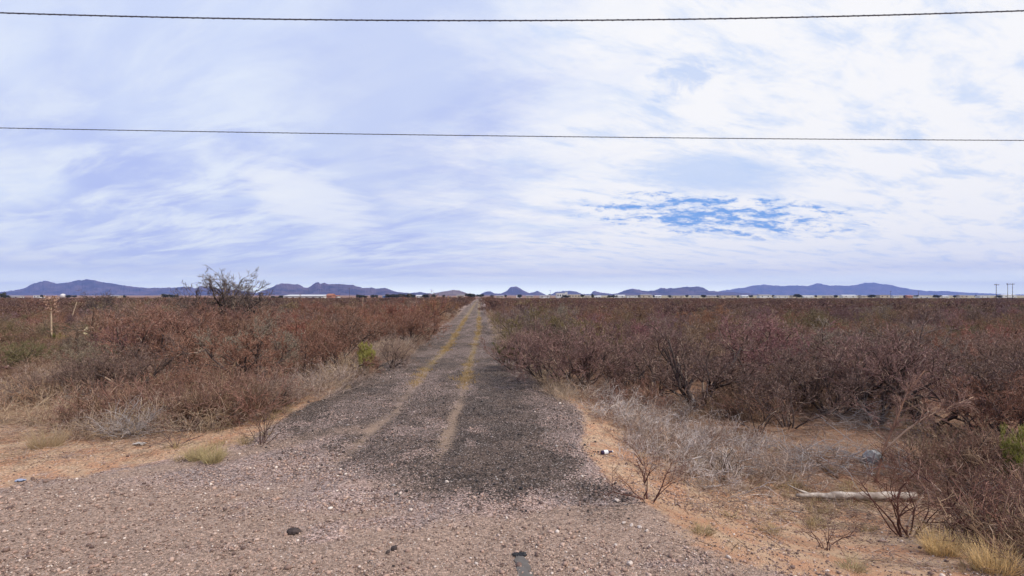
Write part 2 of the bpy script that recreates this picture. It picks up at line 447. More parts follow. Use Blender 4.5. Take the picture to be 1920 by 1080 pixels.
def spawn(rs, pts, rad, k, tlo, thi, spread, lfac, ljit, L, rfac, up):
    n, m = pts.shape[0], pts.shape[1] - 1
    t = tlo + (thi - tlo) * rs.rand(n, k)
    f = t * m; i = np.minimum(f.astype(int), m - 1); fr = (f - i)[..., None]
    ar = np.arange(n)[:, None]
    o = pts[ar, i] * (1 - fr) + pts[ar, i + 1] * fr
    d = norm(pts[ar, i + 1] - pts[ar, i])
    rr = rad[ar, i]
    q = rs.normal(size=d.shape)
    q = norm(q - (q * d).sum(-1, keepdims=True) * d)
    nd = norm(d + spread * q + np.array([0, 0, up]))
    nl = (L[:, None] * lfac * (1 + ljit * (rs.rand(n, k) - 0.5)) * (1.15 - 0.5 * t))
    return o.reshape(-1, 3), nd.reshape(-1, 3), nl.ravel(), (rr * rfac).ravel()
def make_bush(seed, H=2.3, stems=7, lean=0.75, counts=(5, 6, 6, 4), r0=0.03, rmin=0.0035, thick=1.0, droop=0.0):
    rs = np.random.RandomState(seed)
    a = rs.rand(stems) * 0.8 + np.arange(stems) * 2 * math.pi / stems
    ln = lean * (0.35 + 0.8 * rs.rand(stems))
    o = np.stack([0.10 * np.cos(a), 0.10 * np.sin(a), np.full(stems, -0.08)], 1)
    d = norm(np.stack([ln * np.cos(a), ln * np.sin(a), np.ones(stems)], 1))
    L = 1.5 * (0.75 + 0.5 * rs.rand(stems)); r = r0 * (0.7 + 0.6 * rs.rand(stems))
    pts, rad = grow(rs, o, d, L, r, 6, 0.20, 0.02)
    thickseg = [segs_of(pts, rad)]
    fine = []
    spec = [(0.22, 1.0, 0.85, 0.62, 0.5), (0.2, 1.0, 0.95, 0.55, 0.5), (0.15, 1.0, 1.0, 0.52, 0.6), (0.1, 1.0, 1.0, 0.42, 0.6)]
    for lv, k in enumerate(counts):
        tl, th, sp, lf, lj = spec[lv]
        o, d, L, r = spawn(rs, pts, rad, k, tl, th, sp, lf, lj, L, 0.6, 0.10 - droop)
        r = np.maximum(r, rmin * thick)
        pts, rad = grow(rs, o, d, L, r, 4 if lv < 2 else (3 if lv == 2 else 2), 0.22, 0.05)
        rad = np.maximum(rad, rmin * 0.6 * thick)
        (thickseg if lv < 1 else fine).append(segs_of(pts, rad))
    vt, ft = prisms(thickseg, 5)
    vf, ff = prisms(fine, 3)
    top = np.percentile(vf[:, 2], 99.3)
    s = H / top
    return (vt * s, ft), (vf * s, ff)

# ---- near bush prototypes: (stems mesh, crown mesh, nominal height)
PROTO = []
def proto(seed, **kw):
    (vt, ft), (vf, ff) = make_bush(seed, **kw)
    a = mesh_from('stems', vt, ft.ravel(), 4); a.materials.append(M_STEM)
    b = mesh_from('crown', vf, ff.ravel(), 4); b.materials.append(M_TWIG)
    return (a, b)
for i in range(8):
    PROTO.append(proto(100 + i, stems=6 + i % 4, lean=0.6 + 0.2 * (i % 3), counts=(5, 6, 5, 3), thick=1.75, r0=0.034))
PROTO_LIMB = [proto(201, stems=6, lean=1.3, counts=(5, 6, 5, 3), r0=0.055, thick=1.6), proto(202, stems=6, lean=1.0, counts=(5, 6, 5, 3), r0=0.05, thick=1.6)]
PROTO_THIN = [proto(301, stems=5, lean=0.55, counts=(4, 4, 3), r0=0.022, rmin=0.004), proto(302, stems=9, lean=0.6, counts=(3, 4, 3), r0=0.02, rmin=0.004)]
def make_tree(seed, H=4.2, Wd=4.4):
    rs = np.random.RandomState(seed)
    p, q = grow(rs, np.array([[0, 0, -0.1], [0.12, 0, -0.1], [-0.1, 0.1, -0.1]]), norm(np.array([[0.05, 0, 1.0], [0.5, 0.1, 1.0], [-0.45, 0.1, 1.0]])), np.array([2.0, 1.7, 1.7]), np.array([0.085, 0.06, 0.06]), 5, 0.10, 0.03, 0.7)
    st = [segs_of(p, q)]
    o, d, L, r = spawn(rs, p, q, 7, 0.3, 1.0, 1.0, 0.95, 0.5, np.array([2.0, 1.9, 1.9]), 0.5, 0.25)
    p, q = grow(rs, o, d, L, r, 6, 0.18, 0.04, 0.35); st.append(segs_of(p, q))
    fn = []
    for k, sp, lf, ns in ((6, 0.9, 0.5, 5), (6, 0.95, 0.5, 4), (5, 0.9, 0.5, 2)):
        o, d, L, r = spawn(rs, p, q, k, 0.25, 1.0, sp, lf, 0.6, L, 0.55, 0.10)
        p, q = grow(rs, o, d, L, np.maximum(r, 0.006), ns, 0.24, 0.04, 0.6); fn.append(segs_of(p, q))
    vt, ft = prisms(st, 6); vf, ff = prisms(fn, 3)
    top = np.percentile(vf[:, 2], 99.5); wd = np.percentile(np.abs(vf[:, 0]), 98) * 2
    k = np.array([Wd / wd, Wd / wd, H / top])
    a = mesh_from('stems', vt * k, ft.ravel(), 4); a.materials.append(M_STEM)
    b = mesh_from('crown', vf * k, ff.ravel(), 4); b.materials.append(M_TWIG)
    return (a, b)
PROTO_TREE = [make_tree(415)]

def bush(kind, x, y, h, colr, rz, label, group=None, name='mesquite_bush', cat='bush', tilt=(0, 0), wide=1.0, stemc=None):
    a, b = kind
    top = 4.2 if kind in PROTO_TREE else 2.3
    s = h / top
    z = float(height(x, y))
    e = empty(name, (x, y, z), rz)
    e.scale = (s * wide, s * wide, s)
    e.rotation_euler = (tilt[0], tilt[1], rz)
    tag(e, label, cat, group)
    st = link('stem', a, parent=e); cr = link('crown', b, parent=e)
    cr.color = (*colr, 1)
    st.color = (*(stemc or (0.085, 0.06, 0.053)), 1)
    return e

TONES = {
    'rust': ((0.27, 0.134, 0.092), 'rust red'),
    'redbrown': ((0.24, 0.120, 0.085), 'reddish brown'),
    'dark': ((0.18, 0.115, 0.096), 'dark brown'),
    'plum': ((0.24, 0.140, 0.122), 'purplish brown'),
    'grey': ((0.30, 0.205, 0.165), 'greyish brown'),
    'olive': ((0.21, 0.14, 0.085), 'olive brown'),
}
rng = random.Random(11)
placed = []
BG = 'bare desert bushes beside the gravel track'
# hand-placed bushes of the front: pixel of the foot, height, tone, prototype, label
FR = [
    (972, 694, 1.25, 'plum', 1, 'low pinkish brown bush at the right edge of the track, first of the front row'),
    (1022, 722, 1.75, 'plum', 2, 'purplish brown twiggy bush beside the dark ballast, second on the right of the track'),
    (1085, 738, 2.05, 'plum', 3, 'upright purplish brown bush with close dark stems, third on the right of the track'),
    (1160, 752, 2.15, 'dark', 4, 'dark brown bush between the upright purplish one and the wide-limbed one'),
    (1310, 768, 2.35, 'dark', 'L0', 'wide dark bush with spreading low limbs behind the two white stones'),
    (1232, 742, 2.2, 'plum', 0, 'purplish bush tucked behind the wide-limbed one on its track side'),
    (1420, 812, 1.15, 'rust', 'T0', 'small sparse red-brown bush on the open orange soil'),
    (1478, 802, 1.85, 'dark', 5, 'dark rounded bush with blackish foot behind the orange soil patch'),
    (1395, 762, 2.1, 'plum', 6, 'purplish bush behind the small sparse red-brown one'),
    (1560, 778, 2.1, 'dark', 7, 'dark tangled bush behind the grey brushwood heap'),
    (1640, 790, 2.2, 'plum', 1, 'purplish dark bush behind the leaning reddish branch'),
    (1735, 800, 2.3, 'plum', 'L1', 'broad plum bush with crooked dark limbs near the right edge'),
    (1825, 815, 2.1, 'dark', 2, 'dark bush right of the crooked-limbed one'),
    (1900, 845, 1.8, 'rust', 3, 'rust red bush at the right edge behind the yellow-green one'),
    (1845, 905, 0.95, 'redbrown', 'T1', 'low reddish brown bush between the white log and the right edge'),
    (1885, 985, 0.95, 'redbrown', 'T0', 'reddish brown bush nearest the bottom right corner'),
    (800, 638, 2.0, 'rust', 0, 'rounded rust red bush closest to the left edge of the track'),
    (765, 652, 1.9, 'redbrown', 3, 'reddish bush just in front of the rounded rust one left of the track'),
    (735, 690, 1.2, 'grey', 6, 'low straw-tinted greyish bush right of the yellow-green shrub'),
    (640, 705, 1.6, 'redbrown', 2, 'reddish brown bush immediately left of the yellow-green shrub'),
    (575, 715, 1.8, 'redbrown', 5, 'reddish brown bush behind the pale sticks left of the track'),
    (470, 745, 2.0, 'rust', 'L0', 'orange-red bush with black forked limbs, left middle'),
    (520, 770, 0.9, 'grey', 4, 'low greyish tangle in front of the black-limbed orange bush'),
    (400, 775, 1.35, 'redbrown', 7, 'reddish bush left of the black-limbed orange bush'),
    (330, 780, 1.1, 'rust', 1, 'low rusty bush at the edge of the tan clearing'),
    (265, 745, 1.75, 'dark', 'L1', 'dark bush with many black upright stems behind the tan clearing'),
    (180, 750, 1.5, 'dark', 3, 'dark brown rounded bush left of the black-stemmed one'),
    (95, 755, 1.05, 'grey', 2, 'low grey bush on the far side of the tan clearing'),
    (25, 760, 0.95, 'grey', 0, 'grey bush at the left edge of the picture'),
]
for (a, b, h, tone, pk, lab) in FR:
    x, y, z = ground_at(a, b)
    kind = PROTO_LIMB[int(pk[1])] if isinstance(pk, str) and pk[0] == 'L' else PROTO_THIN[int(pk[1])] if isinstance(pk, str) else PROTO[pk]
    bush(kind, x, y, h, TONES[tone][0], rng.uniform(0, 6.28), lab, BG, wide=1.0)
    placed.append((x, y))

# the rest of the individual bushes, nearest first
ridx = 0
LM_L = [(-0.97, 'left of the dead yucca stalk'), (-0.84, 'just right of the dead yucca stalk'), (-0.72, 'below the long blue ridge'), (-0.60, 'left of the tall bare tree'),
        (-0.52, 'by the tall bare tree'), (-0.44, 'in line with the white warehouse'), (-0.34, 'below the twin-topped mountain'), (-0.25, 'in line with the dark far trees'), (-0.13, 'beside the track on its left'),
        (-0.0, 'beside the track on its right'), (0.08, 'below the round peak'), (0.18, 'in line with the white town hall'), (0.30, 'below the first low hill right of the round peak'), (0.44, 'below the double-humped blue hills'),
        (0.58, 'below the left end of the long pale range'), (0.70, 'below the highest part of the long pale range'), (0.84, 'left of the far power poles'), (9, 'at the far right below the power poles')]
def bush_label(x, y, tone, h):
    u = x / y
    where = next(t for lim, t in LM_L if u < lim)
    band = 'front-row' if y < 18 else 'second-row' if y < 23 else 'third-row' if y < 29 else 'middle-distance' if y < 37 else 'back-row' if y < 46 else 'hindmost'
    size = 'low' if h < 1.6 else 'tall' if h > 2.25 else 'mid-sized'
    return f'{size} {TONES[tone][1]} {band} bush {where}'
cand = []
k = 0
while len(placed) < 296 and k < 60000:
    k += 1
    y = 13 + 43 * math.sqrt(k / 2600.0) + rng.uniform(-2, 2) if k < 2600 else rng.uniform(14, 56)
    x = rng.uniform(-1.02, 1.02) * y
    s = x - float(xc(y))
    lim = 2.9 if s > 0 else 2.8 if y > 20 else 3.9
    if abs(s) < lim or y < (14.5 if x > 0 else 15.0):
        continue
    md = 1.9 if y < 30 else 2.25
    if any((x - a) ** 2 + (y - b) ** 2 < md * md for a, b in placed):
        continue
    u_ = x / y
    if (abs(u_ + 0.90) < 0.05 and 17 < y < 31) or (abs(u_ + 0.80) < 0.045 and 20 < y < 29) or (abs(u_ - 0.012) < 0.02 and 40 < y < 63):
        continue
    n = float(fbm(x * 0.12 + 40, y * 0.12, 2))
    left = x < float(xc(y))
    if left:
        tone = rng.choice(['rust', 'redbrown', 'redbrown', 'rust', 'dark', 'grey'] if x > -0.75 * y else ['redbrown', 'grey', 'grey', 'dark', 'olive'])
        h = rng.uniform(1.45, 2.45) * (0.8 + 0.4 * n) + (0.25 if -0.75 < x / y < -0.35 and y > 20 else 0)
        if x / y < -0.8: h *= 0.82
    else:
        tone = rng.choice(['dark', 'plum', 'plum', 'grey', 'plum', 'redbrown', 'redbrown', 'olive', 'rust', 'dark'])
        h = rng.uniform(1.35, 2.45) * (0.8 + 0.4 * n)
    placed.append((x, y))
    colr = tuple(c * rng.uniform(0.85, 1.15) for c in TONES[tone][0])
    bush(PROTO[ridx % 8], x, y, h, colr, rng.uniform(0, 6.28), bush_label(x, y, tone, h), BG, wide=rng.uniform(0.95, 1.2))
    ridx += 1

# ------------------------------------------------------------------ scatter by geometry nodes (for stuff only)
def scatter(name, meshes, P3, rot, scl, ind, label, cat='brush'):
    src = bpy.data.collections.new(name + '_sources')
    for i, me in enumerate(meshes):
        o = bpy.data.objects.new(f'{name}_source_{i:02d}', me)
        src.objects.link(o)
    me = bpy.data.meshes.new(name)
    n = len(P3)
    me.vertices.add(n); me.vertices.foreach_set('co', np.asarray(P3, np.float32).ravel())
    for an, typ, arr, key in (('rot', 'FLOAT_VECTOR', rot, 'vector'), ('scl', 'FLOAT_VECTOR', scl, 'vector'), ('ind', 'INT', ind, 'value')):
        a = me.attributes.new(an, typ, 'POINT')
        a.data.foreach_set(key, np.asarray(arr).astype(np.int32 if typ == 'INT' else np.float32).ravel())
    o = link(name, me)
    g = bpy.data.node_groups.new(name, 'GeometryNodeTree')
    g.interface.new_socket('Geometry', in_out='INPUT', socket_type='NodeSocketGeometry')
    g.interface.new_socket('Geometry', in_out='OUTPUT', socket_type='NodeSocketGeometry')
    N = g.nodes; Lk = g.links
    gi = N.new('NodeGroupInput'); go = N.new('NodeGroupOutput')
    ci = N.new('GeometryNodeCollectionInfo'); ci.inputs['Collection'].default_value = src
    ci.inputs['Separate Children'].default_value = True; ci.inputs['Reset Children'].default_value = True
    ip = N.new('GeometryNodeInstanceOnPoints'); ip.inputs['Pick Instance'].default_value = True
    def attr(nm, dt):
        a = N.new('GeometryNodeInputNamedAttribute'); a.data_type = dt; a.inputs['Name'].default_value = nm
        return next(s for s in a.outputs if s.enabled and s.name == 'Attribute')
    e2r = N.new('FunctionNodeEulerToRotation')
    Lk.new(attr('rot', 'FLOAT_VECTOR'), e2r.inputs[0])
    Lk.new(gi.outputs[0], ip.inputs['Points']); Lk.new(ci.outputs[0], ip.inputs['Instance'])
    Lk.new(e2r.outputs[0], ip.inputs['Rotation']); Lk.new(attr('scl', 'FLOAT_VECTOR'), ip.inputs['Scale'])
    Lk.new(attr('ind', 'INT'), ip.inputs['Instance Index'])
    Lk.new(ip.outputs[0], go.inputs[0])
    md = o.modifiers.new('scatter', 'NODES'); md.node_group = g
    tag(o, label, cat, kind='stuff')
    return o

# ---- far brush
far_meshes = []
for i in range(6):
    (vt, ft), (vf, ff) = make_bush(500 + i, stems=7, lean=0.8, counts=(4, 5, 5), thick=5.0, rmin=0.0045)
    v = np.concatenate([vt, vf]); f = np.concatenate([ft, np.zeros((0, 4), int)])
    me = mesh_from('far_bush', vf, ff.ravel(), 4); me.materials.append(M_FAR); far_meshes.append(me)
rs = np.random.RandomState(5)
pts = []
cells = {}
for (x, y) in placed:
    cells.setdefault((int(x // 3), int(y // 3)), []).append((x, y))
def poisson(n, rmin_, rmax_, sep_, pw=1.0):
    out = []
    r = rmin_ + (rmax_ - rmin_) * rs.rand(n) ** pw
    u = rs.uniform(-1.12, 1.12, n)
    for yy, uu in zip(r, u):
        x, y = uu * yy, yy
        s = x - float(-0.95 - 0.0625 * y)
        if abs(s) < 2.3 + 0.003 * y or (uu > 0.93 and 150 < y < 240):
            continue
        d = sep_(y); cx, cy = int(x // 3), int(y // 3)
        ok = True
        for i in (-1, 0, 1):
            for j in (-1, 0, 1):
                for (a, b) in cells.get((cx + i, cy + j), ()):
                    if (a - x) ** 2 + (b - y) ** 2 < d * d: ok = False
        if ok:
            cells.setdefault((cx, cy), []).append((x, y)); out.append((x, y))
    return out
def flank(n):
    out = []                                    # brush carries on past both edges of the view
    for x, y in zip(rs.uniform(-150, 150, n), rs.uniform(7, 150, n)):
        if abs(x) < 1.03 * y or (x < 0 and y < 12.5) or (abs(x) < 1.12 * y and y > 44):
            continue
        cx, cy = int(x // 3), int(y // 3)
        if all((a - x) ** 2 + (b - y) ** 2 > 5.8 for i in (-1, 0, 1) for j in (-1, 0, 1) for (a, b) in cells.get((cx + i, cy + j), ())):
            cells.setdefault((cx, cy), []).append((x, y)); out.append((x, y))
    return out
pts = flank(9000) + poisson(16000, 44, 170, lambda y: 2.3) + poisson(22000, 170, 480, lambda y: 2.9)
# brush beyond the frame's edges at close range, for a viewer who steps aside
P2 = np.array(pts)
n = len(P2)
hz_ = height(P2[:, 0], P2[:, 1])
patch = fbm(P2[:, 0] * 0.035, P2[:, 1] * 0.035, 3)
hs = (0.55 + 0.38 * rs.rand(n)) * (0.66 + 0.62 * patch)
hs = np.where((P2[:, 0] / P2[:, 1] > -0.85) & (P2[:, 0] / P2[:, 1] < -0.5) & (P2[:, 1] < 110), hs * 1.18, hs)
scl = np.stack([hs * (1.15 + 0.3 * rs.rand(n))] * 2 + [hs], 1)
rot = np.stack([np.zeros(n), np.zeros(n), rs.rand(n) * 6.28], 1)
scatter('distant_brush', far_meshes, np.c_[P2, hz_], rot, scl, rs.randint(0, 6, n), 'brown sea of bare bushes filling the plain as far as the town', 'brush')

# ---- low weeds
def weed_mesh(seed, n=26, H=0.4, spread=0.9, r=0.0022, kids=(4, 2), mt=None, up=0.0, R=0.22):
    r_ = np.random.RandomState(seed)
    a = r_.rand(n) * 6.28; rad_ = R * np.sqrt(r_.rand(n))
    o = np.stack([rad_ * np.cos(a), rad_ * np.sin(a), np.full(n, -0.02)], 1)
    ln = spread * r_.rand(n)
    d = norm(np.stack([ln * np.cos(a), ln * np.sin(a), np.ones(n)], 1))
    L = H * (0.5 + 0.7 * r_.rand(n)); rr = np.full(n, r)
    p, q = grow(r_, o, d, L, rr, 4, 0.22, up, 0.6)
    sg = [segs_of(p, q)]
    for k_ in kids:
        o, d, L, rr = spawn(r_, p, q, k_, 0.2, 1.0, 0.9, 0.5, 0.6, L, 0.9, 0.03)
        p, q = grow(r_, o, d, L, np.maximum(rr, r * 0.6), 2, 0.25, 0.0, 0.6)
        sg.append(segs_of(p, q))
    v, f = prisms(sg, 3)
    me = mesh_from('weed', v, f.ravel(), 4); me.materials.append(mt)
    return me
def grass_mesh(seed, n=60, H=0.25, spread=0.6, w=0.003, mt=None, R=0.06, droop=-0.12):
    r_ = np.random.RandomState(seed)
    a = r_.rand(n) * 6.28; rad_ = R * np.sqrt(r_.rand(n))
    o = np.stack([rad_ * np.cos(a), rad_ * np.sin(a), np.full(n, -0.01)], 1)
    ln = spread * r_.rand(n)
    d = norm(np.stack([ln * np.cos(a), ln * np.sin(a), np.ones(n)], 1))
    L = H * (0.45 + 0.65 * r_.rand(n))
    p, q = grow(r_, o, d, L, np.full(n, w), 4, 0.10, droop, 0.15)
    v, f = prisms([segs_of(p, q)], 3)
    me = mesh_from('grass', v, f.ravel(), 4); me.materials.append(mt)
    return me
def scatter_zone(name, meshes, pts_, smin, smax, label, seed, cat, tilt=0.15):
    r_ = np.random.RandomState(seed)
    p = np.array(pts_); n_ = len(p)
    z = height(p[:, 0], p[:, 1])
    s_ = smin + (smax - smin) * r_.rand(n_)
    scatter(name, meshes, np.c_[p, z], np.stack([r_.normal(size=n_) * tilt, r_.normal(size=n_) * tilt, r_.rand(n_) * 6.28], 1),
            np.stack([s_ * 1.2, s_ * 1.2, s_ * (0.7 + 0.6 * r_.rand(n_))], 1), r_.randint(0, len(meshes), n_), label, cat)
def zone(n_, x0, x1, y0, y1, keep, seed):
    r_ = np.random.RandomState(seed)
    x = r_.uniform(x0, x1, n_); y = r_.uniform(y0, y1, n_)
    k_ = keep(x, y, x - xc(y)) > r_.rand(n_)
    return np.stack([x[k_], y[k_]], 1)
yb_ = lambda x: np.maximum(x + 13.2, 6.4)
inview = lambda x, y: np.abs(x) < 1.1 * y + 0.5
# grey tangle along the right slope
gw = [weed_mesh(600 + i, n=9, H=0.75, spread=4.5, mt=M_GREY, r=0.0075, kids=(4, 2), R=0.35) for i in range(4)]
z1 = zone(2300, 0.5, 9.5, 6.0, 15.0, lambda x, y, s: inview(x, y) * ss(s, 3.0, 4.4) * (1 - ss(s, 5.8, 7.5)) * (0.25 + 0.75 * ss(fbm(x * 0.9 + 9, y * 0.9, 3), 0.42, 0.6)) * ss(y + 0.3 * x, 7.6, 8.8) * ~((y < 8.6) & (x > 3.7)), 31)
scatter_zone('grey_weeds', gw, z1, 0.30, 0.72, 'silver-grey tangle of dead weeds down the right-hand slope', 41, 'weeds', 0.3)
# tan and brown weeds along the feet of the brush on both sides
tw = [weed_mesh(620 + i, n=16, H=0.5, spread=1.1, mt=M_WEED, r=0.0042, kids=(3, 2)) for i in range(4)]
z2 = zone(5500, -22, -1.5, 8.4, 20, lambda x, y, s: inview(x, y) * ss(-s, 2.9, 3.6) * (0.5 * ss(fbm(x * 0.5, y * 0.5 + 4, 3), 0.42, 0.62) * ss(y - 0.06 * x, 10.8, 12.2) * (1 - 0.75 * ss(-x, 6.5, 8.0) * (1 - ss(y, 12.3, 13.4)))), 32)
z2c = zone(420, -8.2, -3.6, 9.0, 12.6, lambda x, y, s: ss(-s, 3.0, 3.8) * ss(y - yb_(x), 1.3, 2.3) * (0.3 + 0.7 * ss(fbm(x * 0.8 + 31, y * 0.8, 3), 0.4, 0.6)) * 0.7, 39)
z2b = zone(26000, -10, 4, 12, 75, lambda x, y, s: inview(x, y) * ss(np.abs(s) + 0.8 * (fbm(x * 0.7, y * 0.7, 3) - 0.5), 1.95, 2.5) * (1 - ss(np.abs(s), 3.0, 3.9)) * 0.5 * np.where(y < 20, ss(np.abs(s), 2.5, 2.9), 1.0), 33)
scatter_zone('dry_weeds', tw, np.concatenate([z2, z2b, z2c]), 0.45, 1.15, 'straw-coloured dry weeds edging the brush and the track', 42, 'weeds', 0.25)
uw = [weed_mesh(640 + i, n=14, H=0.7, spread=0.9, mt=M_UNDER, r=0.006, kids=(4, 3)) for i in range(4)]
z3 = zone(14000, -34, 34, 9.5, 32, lambda x, y, s: inview(x, y) * np.where(s > 0, ss(s, 3.6, 4.6) * ss(y - 0.10 * x, 11.6, 12.6) * 0.8, ss(-s, 3.6, 4.6) * ss(y + 0.14 * (x + 5), 11.0, 12.0)) * 0.55 * ss(fbm(x * 0.4 + 2, y * 0.4, 3), 0.3, 0.6), 34)
z3b = zone(500, 3.5, 9, 5.0, 9.5, lambda x, y, s: inview(x, y) * ss(x, 4.6, 5.6) * 0.45 * (1 - ss(y, 5.9, 6.5) * (1 - ss(x, 6.4, 7.2))) * ~((y > 6.2) & (y < 8.8) & (x < 6.3)), 35)
z3c = zone(1500, -8.5, -4.0, 10.0, 13.0, lambda x, y, s: ss(y - yb_(x), 0.9, 2.4) * ss(-s, 3.3, 4.0) * (0.25 + 0.75 * ss(fbm(x * 0.9 + 3, y * 0.9 + 90, 3), 0.42, 0.58)) * 0.6, 51)
scatter_zone('undergrowth', uw, np.concatenate([z3, z3b, z3c]), 0.5, 1.15, 'brown low undergrowth between and beneath the bushes', 43, 'undergrowth', 0.25)
dg = [grass_mesh(660 + i, mt=M_GRASS, H=0.17, n=34, spread=1.1) for i in range(3)]
z4 = zone(2600, -9, 6, 5.0, 11.5, lambda x, y, s: inview(x, y) * np.where(x > 0, ss(x, 2.0, 3.4) * ss(fbm(x * 1.3, y * 1.3, 3), 0.45, 0.65) * 0.7, ss(-x, 3.8, 5.0) * ss(y, 7.4, 8.2) * 0.35 * ss(fbm(x * 1.1, y * 1.1 + 7, 3), 0.45, 0.65)), 36)
z4b = zone(16000, -6.5, 1.5, 11, 60, lambda x, y, s: np.clip(np.exp(-((s - np.interp(y, *RL)) / 0.14) ** 2) + np.exp(-((s - np.interp(y, *RR)) / 0.14) ** 2), 0, 1) * ss(y, 10, 18) * ss(fbm(x * 1.5, y * 0.55 + 30, 4), 0.36, 0.55), 37)
rg = [grass_mesh(690 + i, mt=M_RUTG, H=0.085, n=22, spread=1.3, w=0.004, R=0.10) for i in range(3)]
scatter_zone('rut_grass', rg, z4b, 0.6, 1.5, 'yellow dry grass growing in the two wheel ruts', 46, 'grass', 0.2)
scatter_zone('dry_grass', dg, z4, 0.5, 1.2, 'sparse tufts of short dry grass on the bare soil', 44, 'grass', 0.2)

def litter_mesh(seed, n=9):
    r_ = np.random.RandomState(seed)
    o = np.stack([r_.normal(size=n) * 0.14, r_.normal(size=n) * 0.14, 0.004 + 0.02 * r_.rand(n)], 1)
    a = r_.rand(n) * 6.28
    d = norm(np.stack([np.cos(a), np.sin(a), 0.12 * r_.rand(n)], 1))
    p, q = grow(r_, o, d, 0.08 + 0.22 * r_.rand(n), np.full(n, 0.0028), 3, 0.2, -0.03, 0.6)
    v, f = prisms([segs_of(p, q)], 3)
    me = mesh_from('litter', v, f.ravel(), 4); me.materials.append(M_WEED if seed % 2 else M_UNDER)
    return me
lt_ = [litter_mesh(680 + i) for i in range(4)]
z5 = zone(9000, -14, 12, 5.0, 14, lambda x, y, s: inview(x, y) * np.where(s > 0, ss(s, 2.9, 4.0), ss(-s, 3.4, 5.0) * ss(y, 7.2, 8.4)) * (0.25 + 0.75 * ss(fbm(x * 0.8, y * 0.8 + 70, 3), 0.4, 0.6)), 38)
scatter_zone('twig_litter', lt_, z5, 0.6, 1.3, 'fallen twig litter lying flat on the bare soil beside the brush', 45, 'litter', 0.05)

# ------------------------------------------------------------------ gravel stones (one mass)
def stone_verts(seed, sub=1):
    import bmesh
    bm = bmesh.new(); bmesh.ops.create_icosphere(bm, subdivisions=sub, radius=1.0)
    v = np.array([w.co[:] for w in bm.verts]); f = np.array([[w.index for w in p.verts] for p in bm.faces])
    bm.free()
    r_ = np.random.RandomState(seed)
    return v * (0.75 + 0.5 * r_.rand(len(v), 1)), f
def gravel():
    r_ = np.random.RandomState(77)
    n_ = 190000
    y = 4.2 + 13 * r_.rand(n_) ** 1.7; x = r_.uniform(-1.08, 1.08, n_) * y
    s = x - xc(y)
    mk = masks(x, y)
    w = np.maximum(mk['dark'], (1 - ss(np.abs(s), 2.8, 3.4)) * 1.0)
    w = np.maximum(w, 1 - ss(y - 0.1 * x, 7.0, 8.5))
    w = np.maximum(w, 0.45 * mk['soil'] * (y < 12))
    w = w * (1 - 0.35 * mk['soil']) * (1 - 0.8 * mk['litter']) * (1 - 0.75 * mk['dust']) * (1 - 0.85 * mk['rut'])
    w = w * (0.4 + 0.6 * ss(fbm(x * 1.5, y * 1.5 + 50, 3), 0.35, 0.6))
    keep = w > r_.rand(n_); x, y, s = x[keep], y[keep], s[keep]
    n_ = len(x)
    sz = 0.0045 + 0.009 * r_.rand(n_) ** 2 + 0.014 * (r_.rand(n_) > 0.975)
    dk = (mk['dark'][keep] * 1.1 > r_.rand(n_)) * 1.0
    sets = [stone_verts(i, 1) for i in range(5)]
    # icosphere level 1 in Blender is the 20-face one
    allv, allf = [], []
    ofs = 0
    dkv = []
    for k_ in range(5):
        m_ = np.arange(n_) % 5 == k_
        v, f = sets[k_]
        nn = m_.sum()
        a = r_.rand(nn) * 6.28; c, s_ = np.cos(a), np.sin(a)
        ax = sz[m_, None] * (0.7 + 0.7 * r_.rand(nn, 3)) * np.array([[1, 1, 0.7]])
        vv = v[None] * ax[:, None]
        xx = vv[..., 0] * c[:, None] - vv[..., 1] * s_[:, None]; yy = vv[..., 0] * s_[:, None] + vv[..., 1] * c[:, None]
        base_z = height(x[m_], y[m_]) + sz[m_] * 0.35 + 0.002
        P3 = np.stack([xx + x[m_, None], yy + y[m_, None], vv[..., 2] + base_z[:, None]], -1)
        allv.append(P3.reshape(-1, 3)); allf.append((f[None] + (np.arange(nn) * len(v))[:, None, None] + ofs).reshape(-1, 3))
        dkv.append(np.repeat(dk[m_], len(v)))
        ofs += nn * len(v)
    me = mesh_from('gravel', np.concatenate(allv), np.concatenate(allf).ravel(), 3)
    a = me.attributes.new('dark', 'FLOAT', 'POINT'); a.data.foreach_set('value', np.concatenate(dkv).astype(np.float32))
    m = bpy.data.materials.new('gravel_stone'); m.use_nodes = True
    N = NT(m.node_tree)
    r = N.n('ShaderNodeNewGeometry').outputs['Random Per Island']
    def rmp(st):
        cr = N.n('ShaderNodeValToRGB', ins={0: r}); el = cr.color_ramp.elements
        for i, (p, c) in enumerate(st):
            e_ = el[i] if i < 2 else el.new(p)
            e_.position = p; e_.color = (*c, 1)
        return cr.outputs[0]
    lt = rmp([(0, (0.11, 0.07, 0.06)), (0.3, (0.23, 0.15, 0.12)), (0.6, (0.40, 0.26, 0.20)), (0.9, (0.50, 0.36, 0.29)), (1.0, (0.70, 0.60, 0.52))])
    dkc = rmp([(0, (0.03, 0.026, 0.027)), (0.45, (0.066, 0.051, 0.045)), (0.8, (0.13, 0.092, 0.078)), (0.95, (0.25, 0.20, 0.185)), (1.0, (0.45, 0.40, 0.37))])
    c = N.mix(N.n('ShaderNodeAttribute', attribute_name='dark').outputs['Fac'], lt, dkc)
    b = N.n('ShaderNodeBsdfPrincipled', ins={'Base Color': c, 'Roughness': 0.85, 'Specular IOR Level': 0.3})
    N.n('ShaderNodeOutputMaterial', ins={0: b.outputs[0]})
    o = link('gravel', me, m)
    tag(o, 'loose pinkish and dark gravel strewn over the pull-in and track', 'gravel', kind='stuff')
gravel()

